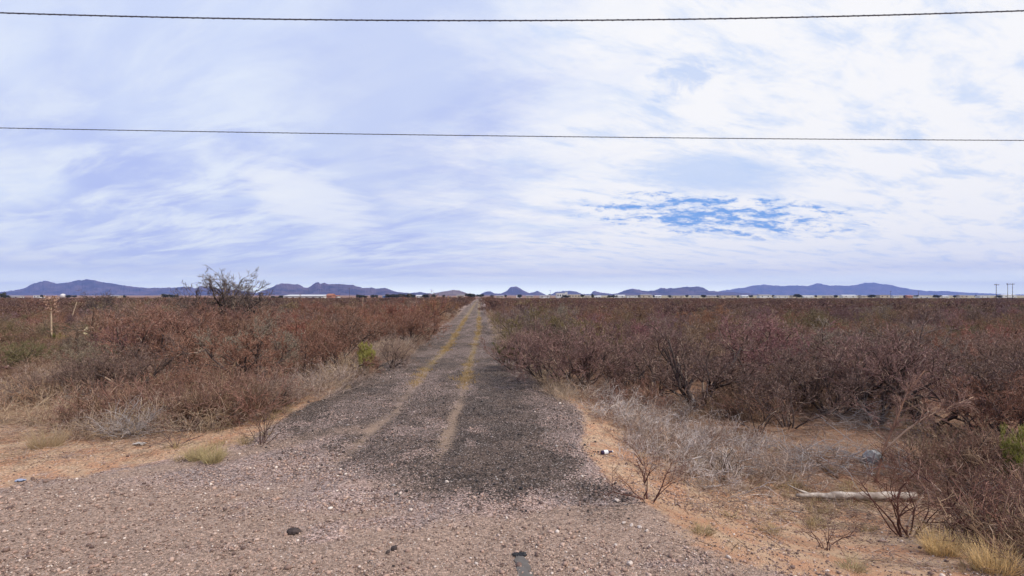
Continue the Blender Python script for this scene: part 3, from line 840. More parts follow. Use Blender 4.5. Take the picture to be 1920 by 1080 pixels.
# ------------------------------------------------------------------ specific plants
# tall bare tree, left
x, y = -0.547 * 30, 30.0
bush(PROTO_TREE[0], x, y, 4.5, (0.12, 0.09, 0.08), 0.2, 'tall bare grey tree rising above the brush and the skyline', None, 'bare_tree', 'tree', wide=1.15, stemc=(0.05, 0.038, 0.036))
x, y = -0.805 * 46, 46.0
bush(PROTO_TREE[0], x, y, 3.35, (0.12, 0.09, 0.085), 2.6, 'smaller faint bare tree against the long blue ridge, left of the tall one', None, 'bare_tree', 'tree', wide=0.9, stemc=(0.07, 0.05, 0.05))
# sparse saplings in front
SAP = [
    (1216, 940, 0.72, 'T0', (0.14, 0.06, 0.045), (0.10, 0.045, 0.035), 'thin forked red-brown sapling alone on the orange soil right of the ballast'),
    (1700, 1005, 0.95, 'T1', (0.15, 0.06, 0.045), (0.10, 0.045, 0.035), 'dark red many-stemmed sapling in front of the white log'),
    (1550, 1030, 0.42, 'T0', (0.15, 0.085, 0.065), (0.10, 0.05, 0.04), 'tiny reddish sapling left of the many-stemmed one'),
    (492, 832, 0.62, 'T1', (0.13, 0.085, 0.07), (0.10, 0.06, 0.05), 'slim brown sapling at the left foot of the track bank'),
    (330, 838, 0.55, 'T0', (0.20, 0.14, 0.11), (0.16, 0.11, 0.09), 'sparse tan sapling beside the silver brushwood on the left'),
    (1365, 905, 0.6, 'T1', (0.12, 0.085, 0.06), (0.08, 0.055, 0.04), 'thin olive-brown sapling in the grey tangle'),
    (1820, 1000, 1.05, 'T0', (0.13, 0.06, 0.05), (0.09, 0.045, 0.04), 'leaning dark red sapling right of the many-stemmed one'),
]
for a, b, h, pk, c1, c2, lab in SAP:
    x, y, z = ground_at(a, b)
    bush(PROTO_THIN[int(pk[1])], x, y, h, c1, rng.uniform(0, 6), lab, 'thin saplings at the edge of the brush', 'sapling', 'sapling', stemc=c2, wide=1.15)

# leafy yellow-green shrubs
def leafy_mesh(seed, R, H, n=2600, leaf=0.03):
    r_ = np.random.RandomState(seed)
    (vt, ft), (vf, ff) = make_bush(seed, H=H, stems=9, lean=0.55, counts=(4, 4, 4), rmin=0.003)
    cen = vf.reshape(-1, 6, 3).mean(1)
    pick = cen[r_.randint(0, len(cen), n)]
    pick = pick[pick[:, 2] > H * 0.12]
    d = norm(r_.normal(size=pick.shape) + np.array([0, 0, 1.6]))
    L = leaf * (0.7 + 0.9 * r_.rand(len(pick)))
    p1 = pick + d * L[:, None] * 2
    v, f = prisms([(pick, p1, np.full(len(pick), leaf * 0.14), np.full(len(pick), leaf * 0.04))], 3)
    return (vt, ft), (vf, ff), (v, f)
def leafy(px_, py_, H, colr, label, seed, leaf=0.035, wide=1.0, n=5000, group='yellow-green shrubs among the bare bushes'):
    x, y, z = ground_at(px_, py_) if py_ else px_
    (vt, ft), (vf, ff), (vl, fl) = leafy_mesh(seed, 1, H, n, leaf)
    e = empty('green_shrub', (x, y, z)); tag(e, label, 'shrub', group); e.scale = (wide, wide, 1)
    st = mesh_from('stem', vt, ft.ravel(), 4); s1 = link('stem', st, M_STEM, e); s1.color = (0.12, 0.10, 0.05, 1)
    st = mesh_from('twig', vf, ff.ravel(), 4); s2 = link('twig', st, M_TWIG, e); s2.color = (0.17, 0.16, 0.06, 1)
    st = mesh_from('foliage', vl, fl.ravel(), 4); s3 = link('foliage', st, M_TWIG, e); s3.color = (*colr, 1)
leafy(687, 700, 0.92, (0.33, 0.30, 0.08), 'small bright yellow-green shrub by the left edge of the track', 801, wide=0.6, leaf=0.045, n=9000)
leafy(955, 690, 0.8, (0.13, 0.12, 0.045), 'dull olive shrub against the right edge of the track', 802, wide=0.7)
leafy(1915, 925, 1.0, (0.26, 0.25, 0.06), 'fresh yellow-green shrub cut by the right edge of the picture', 803, wide=0.5)
leafy((-0.862 * 31, 30.2, float(height(-0.862 * 31, 30.2))), None, 0.7, (0.25, 0.22, 0.05), 'small yellow-green shrub at the foot of the yucca with the tall stalk', 804, wide=0.8)

# yuccas
M_YUC = twig_mat('yucca_blade', True, amt=0.35)
def blades(seed, n, L, w, z0, up=0.5, R=0.05):
    r_ = np.random.RandomState(seed)
    d = norm(r_.normal(size=(n, 3)) * np.array([1, 1, 0.8]) + np.array([0, 0, up]))
    o = np.tile(np.array([[0, 0, z0]]), (n, 1)) + d * R
    LL = L * (0.7 + 0.4 * r_.rand(n))
    p, q = grow(r_, o, d, LL, np.full(n, w), 3, 0.03, -0.03, 0.1)
    return prisms([segs_of(p, q)], 3)
def yucca(x, y, trunk, stalk, label, colr, seed, flower=True, rose=0.45, lean=0.0):
    z = float(height(x, y))
    e = empty('yucca', (x, y, z)); e.rotation_euler = (0, lean, 0)
    tag(e, label, 'yucca', None)
    r_ = np.random.RandomState(seed)
    if trunk > 0:
        p, q = grow(r_, np.array([[0, 0, -0.05]]), np.array([[0, 0, 1.0]]), np.array([trunk + 0.05]), np.array([0.11]), 4, 0.03, 0, 0.8)
        v, f = prisms([segs_of(p, q)], 7); o = link('trunk', mesh_from('trunk', v, f.ravel(), 4), M_STEM, e); o.color = (0.22, 0.16, 0.11, 1)
        v, f = blades(seed + 9, 90, rose * 0.8, 0.012, trunk * 0.8, -1.2); o = link('dead_skirt', mesh_from('skirt', v, f.ravel(), 4), M_YUC, e); o.color = (0.33, 0.22, 0.12, 1)
    v, f = blades(seed + 1, 240, rose, 0.014, trunk, 0.55); o = link('rosette', mesh_from('rosette', v, f.ravel(), 4), M_YUC, e); o.color = (*colr, 1)
    if stalk > 0:
        p, q = grow(r_, np.array([[0, 0, trunk]]), np.array([[0.02, 0, 1.0]]), np.array([stalk]), np.array([0.045]), 8, 0.012, 0, 0.6)
        v, f = prisms([segs_of(p, q)], 6); o = link('stalk', mesh_from('stalk', v, f.ravel(), 4), M_STEM, e); o.color = (0.50, 0.37, 0.25, 1)
        if flower:
            t = 0.70
            base = p[0, 5:]
            n_ = 75
            k_ = r_.randint(0, 3, n_); fr = r_.rand(n_, 1)
            oo = base[k_] * (1 - fr) + base[k_ + 1] * fr if len(base) > 3 else np.repeat(base[:1], n_, 0)
            a = r_.rand(n_) * 6.28
            d = norm(np.stack([np.cos(a), np.sin(a), 0.25 + 0.5 * r_.rand(n_)], 1))
            P_, Q_ = grow(r_, oo, d, 0.16 + 0.30 * r_.rand(n_), np.full(n_, 0.009), 3, 0.15, 0.05, 0.6)
            o2, d2, l2, r2 = spawn(r_, P_, Q_, 5, 0.4, 1.0, 1.0, 0.3, 0.5, np.full(n_, 0.3), 1.0, 0)
            P2_, Q2_ = grow(r_, o2, d2, l2, np.full(len(l2), 0.018), 1, 0.1, 0, 1.3)
            v, f = prisms([segs_of(P_, Q_), segs_of(P2_, Q2_)], 4)
            o = link('flower_head', mesh_from('flower_head', v, f.ravel(), 4), M_YUC, e); o.color = (0.46, 0.29, 0.22, 1)
yucca(-0.899 * 29, 29.0, 0.45, 2.35, 'yucca with a tall pale stalk and rusty dried flower head', (0.15, 0.15, 0.04), 900, True, 0.42)
yucca(0.012 * 62, 62.0, 0.7, 0.0, 'yellowish yucca beside the far end of the track, right side', (0.30, 0.26, 0.06), 905, False, 0.75)
yucca(-0.292 * 60, 60.0, 0.2, 2.5, 'yucca with a plain bare pale stalk, left of the track', (0.16, 0.14, 0.05), 910, False, 0.4)
yucca(-0.258 * 58, 58.0, 0.2, 1.9, 'yucca with a leaning bare stalk, right of the upright bare stalk', (0.16, 0.14, 0.05), 915, False, 0.4, lean=-0.35)
yucca(-0.868 * 42, 42.0, 0.2, 2.3, 'yucca with a thin tilted stalk behind the rusty-headed one', (0.14, 0.12, 0.05), 925, False, 0.4, lean=0.28)
# pale cholla
def cholla(x, y, H, label, seed, colr=(0.42, 0.35, 0.22)):
    r_ = np.random.RandomState(seed)
    e = empty('cholla_cactus', (x, y, float(height(x, y)))); tag(e, label, 'cactus')
    p, q = grow(r_, np.array([[0, 0, -0.05]]), np.array([[0.05, 0, 1.0]]), np.array([H * 0.6]), np.array([0.06]), 4, 0.15, 0.1, 0.8)
    v, f = prisms([segs_of(p, q)], 7); o = link('trunk', mesh_from('trunk', v, f.ravel(), 4), M_STEM, e); o.color = (0.12, 0.09, 0.06, 1)
    sg = []
    L = np.array([H * 0.6])
    for k_, lf in ((9, 0.55), (4, 0.65), (3, 0.7)):
        o_, d_, L, r_2 = spawn(r_, p, q, k_, 0.3, 1.0, 1.3, lf, 0.4, L, 1.0, 0.35)
        p, q = grow(r_, o_, d_, L, np.full(len(L), 0.035), 3, 0.25, 0.12, 0.85); sg.append(segs_of(p, q))
    v, f = prisms(sg, 6); o = link('joint', mesh_from('joints', v, f.ravel(), 4), M_TWIG, e); o.color = (*colr, 1)
cholla(-0.815 * 27, 27.0, 1.75, 'pale straw-coloured cholla cactus standing among dark bushes at left', 930)
cholla(-0.79 * 22, 22.0, 1.2, 'smaller pale cholla in front of the straw-coloured one', 931, (0.36, 0.29, 0.18))

# yellow grass tufts that stand out
M_TUFT = twig_mat('golden_straw', True, amt=0.3)
def tuft(a, b, H, R, n, label, colr=(0.78, 0.55, 0.27), seed=1, spread=0.8):
    x, y, z = ground_at(a, b)
    me = grass_mesh(seed, n=n, H=H, spread=spread, w=0.0028, mt=M_TUFT, R=R, droop=-0.06)
    o = link('grass_tuft', me); o.location = (x, y, z); o.color = (*colr, 1)
    tag(o, label, 'grass tuft', 'golden grass tufts on bare soil')
tuft(1765, 1040, 0.32, 0.13, 420, 'golden grass tuft between the many-stemmed sapling and the corner', seed=21)
tuft(1862, 1072, 0.34, 0.15, 460, 'golden grass tuft closest to the bottom right corner', seed=22)
tuft(368, 862, 0.26, 0.10, 260, 'left of the two straw tufts at the left verge of the pull-in', (0.48, 0.38, 0.20), 23)
tuft(400, 866, 0.30, 0.11, 280, 'right of the two straw tufts at the left verge of the pull-in', (0.50, 0.40, 0.21), 24)
tuft(86, 838, 0.40, 0.20, 300, 'pale straw tuft in the tan clearing at far left', (0.45, 0.33, 0.20), 25)
tuft(1318, 1000, 0.16, 0.08, 140, 'small flattened straw tuft on the orange soil slope', (0.42, 0.31, 0.17), 26, 1.4)
tuft(1598, 1068, 0.17, 0.09, 140, 'short straw tuft left of the golden ones', (0.45, 0.35, 0.2), 27, 1.2)

# fallen branches and brushwood
M_LOG = mat('weathered_wood', (0.54, 0.46, 0.39), 0.85, (0.26, 0.20, 0.165), 9, 0.6)
M_GSTICK = mat('grey_stick', (0.40, 0.35, 0.33), 0.9, (0.26, 0.21, 0.19), 20)
M_DSTICK = mat('dark_stick', (0.09, 0.065, 0.055), 0.9, (0.15, 0.10, 0.08), 20)
M_RSTICK = twig_mat('red_bark', True, amt=0.2)
def curve_prism(P, R, sides=9, seed=0, jag=0.0):
    P = np.array(P, float); R = np.array(R, float); r_ = np.random.RandomState(seed)
    T = norm(np.gradient(P, axis=0)); rings = []
    for i in range(len(P)):
        ref = np.array([0, 0, 1.0]) if abs(T[i][2]) < 0.9 else np.array([1.0, 0, 0])
        u = np.cross(T[i], ref); u /= np.linalg.norm(u); w = np.cross(T[i], u)
        a = np.arange(sides) * 2 * math.pi / sides
        rr = R[i] * (1 + jag * (r_.rand(sides) - 0.5))
        rings.append(P[i] + rr[:, None] * (np.cos(a)[:, None] * u + np.sin(a)[:, None] * w))
    Vv = np.concatenate(rings); f = []
    for i in range(len(P) - 1):
        for k_ in range(sides):
            k2 = (k_ + 1) % sides
            f.append((i * sides + k_, i * sides + k2, (i + 1) * sides + k2, (i + 1) * sides + k_))
    f.append(tuple(range(sides))[::-1]); f.append(tuple((len(P) - 1) * sides + k_ for k_ in range(sides)))
    return Vv, f
def pyd(name, v, f, m, parent=None, smooth=True):
    me = bpy.data.meshes.new(name); me.from_pydata([tuple(map(float, q)) for q in v], [], f); me.update()
    if smooth:
        me.polygons.foreach_set('use_smooth', np.ones(len(me.polygons), bool))
    return link(name, me, m, parent)
def line_on_ground(pix, lift):
    out = []
    for (a, b) in pix:
        x, y, z = ground_at(a, b); out.append((x, y, z + lift))
    return np.array(out)
def dense(P, n):
    t = np.linspace(0, 1, len(P)); tt = np.linspace(0, 1, n)
    return np.stack([np.interp(tt, t, P[:, i]) for i in range(3)], 1)
a_, b_ = line_on_ground([(1492, 938), (1715, 940)], 0.05)
lg = np.linspace(a_, b_, 22) + np.random.RandomState(3).normal(size=(22, 3)) * 0.006
lg[:, 2] += 0.03
v, f = curve_prism(lg, np.interp(np.linspace(0, 1, 22), [0, 0.2, 0.3, 1], [0.025, 0.04, 0.055, 0.06]), 10, 4, 0.25)
e = empty('fallen_log', tuple(lg[10])); tag(e, 'long bleached whitish log lying in the brush at lower right', 'log')
o = pyd('trunk', v - lg[10], f, M_LOG, e)
fk = dense(np.array([lg[3], lg[3] + [-0.2, 0.05, 0.06], lg[3] + [-0.34, 0.1, 0.13]]), 8)
v, f = curve_prism(fk, np.linspace(0.025, 0.008, 8), 7, 5, 0.2); pyd('branch', v - lg[10], f, M_LOG, e)

def stick(pix, lift, r, label, m, top=None, name='stick', group='fallen sticks in the brush', seed=0):
    P = line_on_ground(pix, lift)
    if top: P[-1, 2] += top
    P = dense(P, 10); P += np.random.RandomState(seed).normal(size=P.shape) * 0.008
    v, f = curve_prism(P, np.linspace(r, r * 0.4, 10), 6, seed, 0.2)
    o = pyd(name, v - P[0], f, m); o.location = tuple(P[0]); tag(o, label, 'stick', group)
stick([(1318, 918), (1360, 912)], 0.03, 0.02, 'short grey stick on the slope left of the white log', M_GSTICK, seed=1)
stick([(595, 718), (662, 714)], 0.06, 0.05, 'grey branch lying at the left bank of the track', M_GSTICK, seed=2)
stick([(540, 688), (650, 640)], 0.15, 0.025, 'pale stick sticking out of the brush left of the track, steeper one', mat('pale_stick', (0.5, 0.38, 0.28)), top=0.5, seed=3)
stick([(600, 700), (650, 668)], 0.12, 0.025, 'pale stick sticking out of the brush left of the track, shorter one', M_GSTICK, top=0.25, seed=4)
stick([(1570, 900), (1500, 845)], 0.03, 0.03, 'dark weathered branch propped behind the white log', M_DSTICK, top=0.1, seed=5)
stick([(1530, 795), (1600, 860)], 0.25, 0.012, 'long thin grey stick slanting over the brushwood heap', M_GSTICK, top=0.05, seed=6)
stick([(1066, 832), (1092, 850)], 0.012, 0.006, 'thin pale twig lying on the dark ballast edge', M_GSTICK, seed=7)
stick([(693, 1053), (707, 1065)], 0.008, 0.004, 'tiny pale twig lying on the foreground gravel', M_GSTICK, seed=8)
stick([(1500, 962), (1440, 955)], 0.02, 0.01, 'thin grey stick flat on the ground left of the log', M_GSTICK, seed=9)

def brushwood(a, b, n, L, label, m, seed, R=0.5, r=0.007, up=0.3):
    x, y, z = ground_at(a, b); r_ = np.random.RandomState(seed)
    o_ = np.stack([r_.normal(size=n) * R, r_.normal(size=n) * R * 0.5, 0.02 + 0.16 * r_.rand(n)], 1)
    d_ = norm(r_.normal(size=(n, 3)) * np.array([1, 0.8, 0.25]) + np.array([0, 0, up * 0.4]))
    P_, Q_ = grow(r_, o_, d_, L * (0.4 + 0.8 * r_.rand(n)), r * (0.5 + r_.rand(n)), 5, 0.2, -0.02, 0.4)
    sg = [segs_of(P_, Q_)]
    o2, d2, l2, r2 = spawn(r_, P_, Q_, 5, 0.2, 1, 0.9, 0.45, 0.5, np.full(n, L), 0.6, 0.05)
    P_, Q_ = grow(r_, o2, d2, l2, r2, 3, 0.25, 0, 0.5); sg.append(segs_of(P_, Q_))
    v, f = prisms(sg, 4); v[:, 2] = np.maximum(v[:, 2], -0.03)
    o = link('brushwood_heap', mesh_from('brushwood', v, f.ravel(), 4), m); o.location = (x, y, z)
    tag(o, label, 'brushwood heap', 'heaps of dead brushwood')
brushwood(1560, 868, 90, 0.9, 'sprawling grey heap of dead brushwood beside the grey boulder', M_GSTICK, 61, 0.8)
brushwood(1430, 880, 60, 0.7, 'pale grey brushwood tangle left of the big heap', M_GSTICK, 62, 0.6, 0.005)
brushwood(240, 822, 60, 0.6, 'silver-grey dead brush clump at the left verge', M_GSTICK, 63, 0.15, 0.006, 1.6)
brushwood(200, 755, 40, 0.8, 'pale grey dead branches at the edge of the tan clearing', M_GSTICK, 64, 0.4, 0.009)
brushwood(1160, 775, 60, 0.5, 'silvery dead brush at the foot of the right-hand bushes', M_GSTICK, 65, 0.7, 0.004)
brushwood(1640, 800, 50, 1.1, 'grey fallen twigs before the dark bushes at right', M_GSTICK, 66, 0.6, 0.007)

# the leaning reddish limb at right
x, y, z = ground_at(1640, 905)
e = empty('broken_limb', (x, y, z)); tag(e, 'leaning reddish forked limb with withered twigs right of the boulder', 'limb')
sc_ = y / F
def lp(dx, dy, dep=0.0): return (dx * sc_, dep, dy * sc_)
P = dense(np.array([lp(0, -5), lp(25, 60, .1), lp(60, 120, .2), lp(85, 160, .3), lp(120, 205, .3)]), 14)
v, f = curve_prism(P, np.linspace(0.026, 0.006, 14), 8, 7, 0.2); o = pyd('trunk', v, f, M_RSTICK, e); o.color = (0.22, 0.12, 0.08, 1)
P2_ = dense(np.array([P[3], lp(55, 95, 0), lp(85, 125, -.1), lp(130, 150, -.2), lp(165, 165, -.2)]), 12)
v, f = curve_prism(P2_, np.linspace(0.02, 0.005, 12), 7, 8, 0.2); o = pyd('branch', v, f, M_RSTICK, e); o.color = (0.40, 0.26, 0.18, 1)
r_ = np.random.RandomState(9)
src_p = np.stack([P[::1][:12], P2_[:12]]); src_r = np.full((2, 12), 0.015)
o1, d1, l1, q1 = spawn(r_, src_p, src_r, 40, 0.35, 1.0, 0.9, 0.35, 0.6, np.array([0.9, 0.9]), 0.5, 0.2)
pp, qq = grow(r_, o1, d1, l1, q1, 4, 0.2, 0.02, 0.4); sg = [segs_of(pp, qq)]
o1, d1, l1, q1 = spawn(r_, pp, qq, 7, 0.1, 1.0, 0.9, 0.45, 0.6, l1, 0.6, 0.05)
pp, qq = grow(r_, o1, d1, l1, np.maximum(q1, 0.0025), 3, 0.2, 0.02, 0.6); sg.append(segs_of(pp, qq))
v, f = prisms(sg, 3); o = link('twig', mesh_from('twigs', v, f.ravel(), 4), M_RSTICK, e); o.color = (0.27, 0.155, 0.12, 1)

# ------------------------------------------------------------------ stones, litter
M_PALE = mat('pale_stone', (0.60, 0.50, 0.43), 0.8, (0.45, 0.36, 0.31), 20, 0.4)
M_DARKS = mat('dark_stone', (0.035, 0.026, 0.024), 0.8, (0.07, 0.05, 0.045), 20, 0.5)
M_BOULD = mat('grey_boulder', (0.28, 0.27, 0.27), 0.55, (0.08, 0.075, 0.075), 4, 0.8)
M_WHITE = mat('white_litter', (0.8, 0.79, 0.8), 0.5, (0.68, 0.66, 0.66), 10)
def rock(name, a, b, w, h, dpt, m, label, cat, seed, group=None, rz=None, sub=3):
    import bmesh
    x, y, z = ground_at(a, b); r_ = np.random.RandomState(seed)
    bm = bmesh.new(); bmesh.ops.create_icosphere(bm, subdivisions=sub, radius=1.0)
    v = np.array([q.co[:] for q in bm.verts]); f = [tuple(q.index for q in p.verts) for p in bm.faces]; bm.free()
    k_ = norm(r_.normal(size=(9, 3))); 
    for i in range(9):                                   # chop facets off a ball
        t = 0.62 + 0.3 * r_.rand()
        dd = v @ k_[i]; v = v - np.maximum(dd - t, 0)[:, None] * k_[i] * 0.9
    v = v * (1 + 0.06 * r_.normal(size=(len(v), 1))) * np.array([w / 2, dpt / 2, h / 2])
    o = pyd(name, v, f, m, smooth=False); o.location = (x, y, z + h * 0.28); o.rotation_euler = (0.1 * r_.normal(), 0.1 * r_.normal(), r_.rand() * 3 if rz is None else rz)
    tag(o, label, cat, group); return o
rock('boulder', 1636, 870, 0.36, 0.34, 0.30, M_BOULD, 'blue-grey boulder with a bright top beside the leaning reddish limb', 'boulder', 3, rz=0.2)
rock('dark_rock', 551, 1000, 0.15, 0.075, 0.10, M_DARKS, 'flat black rock alone on the foreground gravel', 'rock', 4, rz=0.15)
rock('dark_rock', 739, 1031, 0.075, 0.06, 0.06, M_DARKS, 'larger of the two dark clods near the bottom centre-left', 'rock', 5, sub=2)
rock('dark_rock', 727, 1037, 0.05, 0.035, 0.04, M_DARKS, 'smaller of the two dark clods near the bottom centre-left', 'rock', 6, sub=2)
rock('dark_rock', 738, 1062, 0.035, 0.02, 0.03, M_DARKS, 'tiny dark clod in front of the pair of clods', 'rock', 7, sub=2)
rock('dark_rock', 1006, 1023, 0.035, 0.02, 0.02, M_DARKS, 'small black clod above and right of the flat dark strip', 'rock', 8, sub=2)
PS = [(838, 905, .09, 'pale stone on the gravel nearest the middle of the picture'), (770, 958, .08, 'pale stone on the pink gravel, left of centre'), (1181, 1059, .10, 'largest pale stone near the bottom right of the gravel'),
      (1092, 894, .07, 'cream stone at the edge of the dark ballast'), (1134, 900, .055, 'small cream stone right of the cream one on the ballast edge'), (1157, 940, .09, 'flat pale stone at the tip of the dark ballast'),
      (1170, 982, .07, 'left stone of the row of four pale stones'), (1184, 986, .07, 'second stone of the row of four pale stones'), (1199, 990, .08, 'third and roundest of the row of four pale stones'), (1213, 996, .06, 'right stone of the row of four pale stones'),
      (893, 1058, .06, 'pale stone just left of the flat dark strip'), (732, 950, .05, 'tiny pale stone left of the one left of centre'), (1155, 1023, .06, 'greyish pale stone below the row of four'),
      (562, 880, .06, 'pale stone on the left part of the pull-in'), (1050, 758, .12, 'cream stone at the foot of the right-hand bushes'), (888, 967, .04, 'very small pale stone below the middle one')]
for i, (a, b, w, lab) in enumerate(PS):
    rock('pale_stone', a, b, w * .75, w * 0.5, w * 0.6, M_PALE, lab, 'stone', 30 + i, 'pale stones on the gravel', sub=2)
rock('white_stone', 1262, 778, 0.17, 0.11, 0.12, M_WHITE, 'bright white stone under the wide-limbed bush', 'stone', 50, 'white stones below the bushes', sub=2)
rock('white_stone', 1366, 774, 0.22, 0.10, 0.12, M_WHITE, 'long whitish stone just right of the wide-limbed bush', 'stone', 51, 'white stones below the bushes', sub=2)
rock('white_stone', 1612, 772, 0.13, 0.09, 0.10, M_WHITE, 'small white lump among the dark bushes at right', 'stone', 52, 'white stones below the bushes', sub=2)
rock('white_stone', 208, 745, 0.3, 0.08, 0.2, M_WHITE, 'flat white stone at the far side of the tan clearing', 'stone', 53, sub=2)

# small dark bottle with a white label
def lathe(prof, sides=14):
    v = []; f = []
    for (zz, r) in prof:
        for k_ in range(sides):
            a = 2 * math.pi * k_ / sides; v.append((zz, r * math.cos(a), r * math.sin(a)))
    for i in range(len(prof) - 1):
        for k_ in range(sides):
            k2 = (k_ + 1) % sides; f.append((i * sides + k_, i * sides + k2, (i + 1) * sides + k2, (i + 1) * sides + k_))
    f.append(tuple(range(sides))[::-1]); f.append(tuple((len(prof) - 1) * sides + k_ for k_ in range(sides)))
    return np.array(v), f
x, y, z = ground_at(1137, 852)
e = empty('bottle', (x, y, z + 0.035), 0.35); tag(e, 'small dark bottle with white label lying on the orange soil', 'bottle')
v, f = lathe([(-0.09, 0.03), (-0.085, 0.034), (0.03, 0.034), (0.055, 0.018), (0.09, 0.013), (0.10, 0.014)]); pyd('body', v, f, mat('dark_glass', (0.03, 0.015, 0.05), 0.15, spec=0.5), e)
v, f = lathe([(-0.05, 0.0352), (0.02, 0.0352)]); pyd('bottle_label', v, f[:-2], M_WHITE, e)
v, f = lathe([(0.10, 0.016), (0.115, 0.016)]); pyd('cap', v, f, M_WHITE, e)
# crumpled scrap, far left
def scrap(a, b, w, m, label, seed):
    x, y, z = ground_at(a, b); r_ = np.random.RandomState(seed); n_ = 7
    v = []; f = []
    for layer in (0.012, 0.0):
        for i in range(n_):
            for j in range(n_):
                v.append(((i / (n_ - 1) - .5) * w * (1 + .3 * r_.rand()), (j / (n_ - 1) - .5) * w * .7 * (1 + .3 * r_.rand()), layer + 0.05 * w * 6 * fbm(i * .7 + seed, j * .7, 2)))
    for L_ in range(2):
        for i in range(n_ - 1):
            for j in range(n_ - 1):
                q = [L_ * n_ * n_ + i * n_ + j, L_ * n_ * n_ + (i + 1) * n_ + j, L_ * n_ * n_ + (i + 1) * n_ + j + 1, L_ * n_ * n_ + i * n_ + j + 1]
                f.append(tuple(q if L_ == 0 else q[::-1]))
    v = np.array(v); v[:, 2] -= v[:, 2].min()
    o = pyd('litter_scrap', v, f, m, smooth=False); o.location = (x, y, z + 0.004); tag(o, label, 'litter')
scrap(38, 903, 0.09, mat('blue_plastic', (0.30, 0.33, 0.44), 0.4), 'pale blue plastic scrap on the orange verge at far left', 3)
scrap(262, 834, 0.16, mat('dusty_paper', (0.42, 0.36, 0.32)), 'whitish crumpled scrap beside the silver dead brush', 5)
# unidentified dark shape at the bottom edge, built as a flat strip
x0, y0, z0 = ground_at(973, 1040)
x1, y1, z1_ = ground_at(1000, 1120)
e = empty('dark_strip', (x0, y0, z0)); tag(e, 'flat dark strip with a jagged black end at the bottom edge', 'rubber strip')
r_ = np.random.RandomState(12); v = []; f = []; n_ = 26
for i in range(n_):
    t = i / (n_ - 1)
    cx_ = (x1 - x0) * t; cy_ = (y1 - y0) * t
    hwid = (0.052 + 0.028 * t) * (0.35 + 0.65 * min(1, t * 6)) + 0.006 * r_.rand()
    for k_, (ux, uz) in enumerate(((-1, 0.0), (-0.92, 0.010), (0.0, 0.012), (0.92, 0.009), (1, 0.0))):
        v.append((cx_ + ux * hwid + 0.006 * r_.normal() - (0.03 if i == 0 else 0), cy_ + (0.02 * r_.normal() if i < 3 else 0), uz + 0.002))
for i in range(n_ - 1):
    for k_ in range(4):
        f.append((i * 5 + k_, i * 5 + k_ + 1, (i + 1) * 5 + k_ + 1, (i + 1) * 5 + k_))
M_STRIP = mat('strip_grey', (0.11, 0.095, 0.085), 0.8, (0.13, 0.115, 0.105), 14)
M_BLK = mat('strip_black', (0.018, 0.017, 0.02), 0.6, (0.03, 0.03, 0.035), 30)
pyd('strip', v, f, M_STRIP, e, False)
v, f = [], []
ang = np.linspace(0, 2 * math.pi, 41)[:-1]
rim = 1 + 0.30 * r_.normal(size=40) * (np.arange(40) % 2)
rim[10:14] += 0.35                                   # a longer jag in the outline
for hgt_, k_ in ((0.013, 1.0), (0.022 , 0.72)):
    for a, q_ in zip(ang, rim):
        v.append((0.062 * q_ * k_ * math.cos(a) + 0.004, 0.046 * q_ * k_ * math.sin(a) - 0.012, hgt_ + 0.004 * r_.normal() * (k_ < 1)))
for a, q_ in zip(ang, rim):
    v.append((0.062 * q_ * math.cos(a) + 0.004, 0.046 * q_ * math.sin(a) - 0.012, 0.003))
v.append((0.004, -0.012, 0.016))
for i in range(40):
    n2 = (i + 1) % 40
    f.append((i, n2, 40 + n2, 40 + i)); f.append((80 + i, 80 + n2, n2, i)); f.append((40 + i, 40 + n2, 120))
pyd('black_end', v, f, M_BLK, e, False)

# ------------------------------------------------------------------ overhead cables
M_CABLE = mat('cable_sheath', (0.055, 0.055, 0.075), 0.7, (0.10, 0.10, 0.13), 4)
def cable(fn, Yd, r, label, lash):
    xs = np.linspace(-42, 42, 900)
    P = np.stack([xs, np.full_like(xs, Yd), fn(xs)], 1)
    e = empty('overhead_cable', tuple(P[450])); tag(e, label, 'cable', 'overhead cables crossing the sky')
    v, f = curve_prism(P, np.full(len(xs), r), 8); pyd('sheath', v - P[450], f, M_CABLE, e)
    # lashing wire wound round the bundle
    n_ = 5200; xx = np.linspace(-14, 14, n_); a = xx * 2 * math.pi / lash
    H_ = np.stack([xx, Yd + (r * 1.15) * np.cos(a), fn(xx) + (r * 1.15) * np.sin(a)], 1) - P[450]
    v, f = prisms([(H_[:-1], H_[1:], np.full(n_ - 1, r * 0.22), np.full(n_ - 1, r * 0.22))], 3)
    link('lashing_wire', mesh_from('lashing', v, f.ravel(), 4), mat('lashing_metal', (0.30, 0.30, 0.36), 0.5, metal=0.5), e)
def fit(pts3, Yd):
    u = np.array([(p[0] - 960) / F * Yd for p in pts3]); zz = np.array([CAM_Z + (HORIZON - p[1]) / F * Yd for p in pts3])
    c = np.polyfit(u, zz, 2)
    return lambda q: np.polyval(c, q)
cable(fit([(0, 22), (230, 32), (480, 37.5), (960, 37.5), (1440, 32), (1920, 21)], 8.0), 8.0, 0.0105, 'upper, thicker lashed cable sagging across the top of the sky', 0.16)
cable(fit([(0, 240), (480, 248), (960, 255), (1440, 260.5), (1920, 263)], 9.0), 9.0, 0.0070, 'lower, thinner cable crossing the middle of the sky', 0.16)

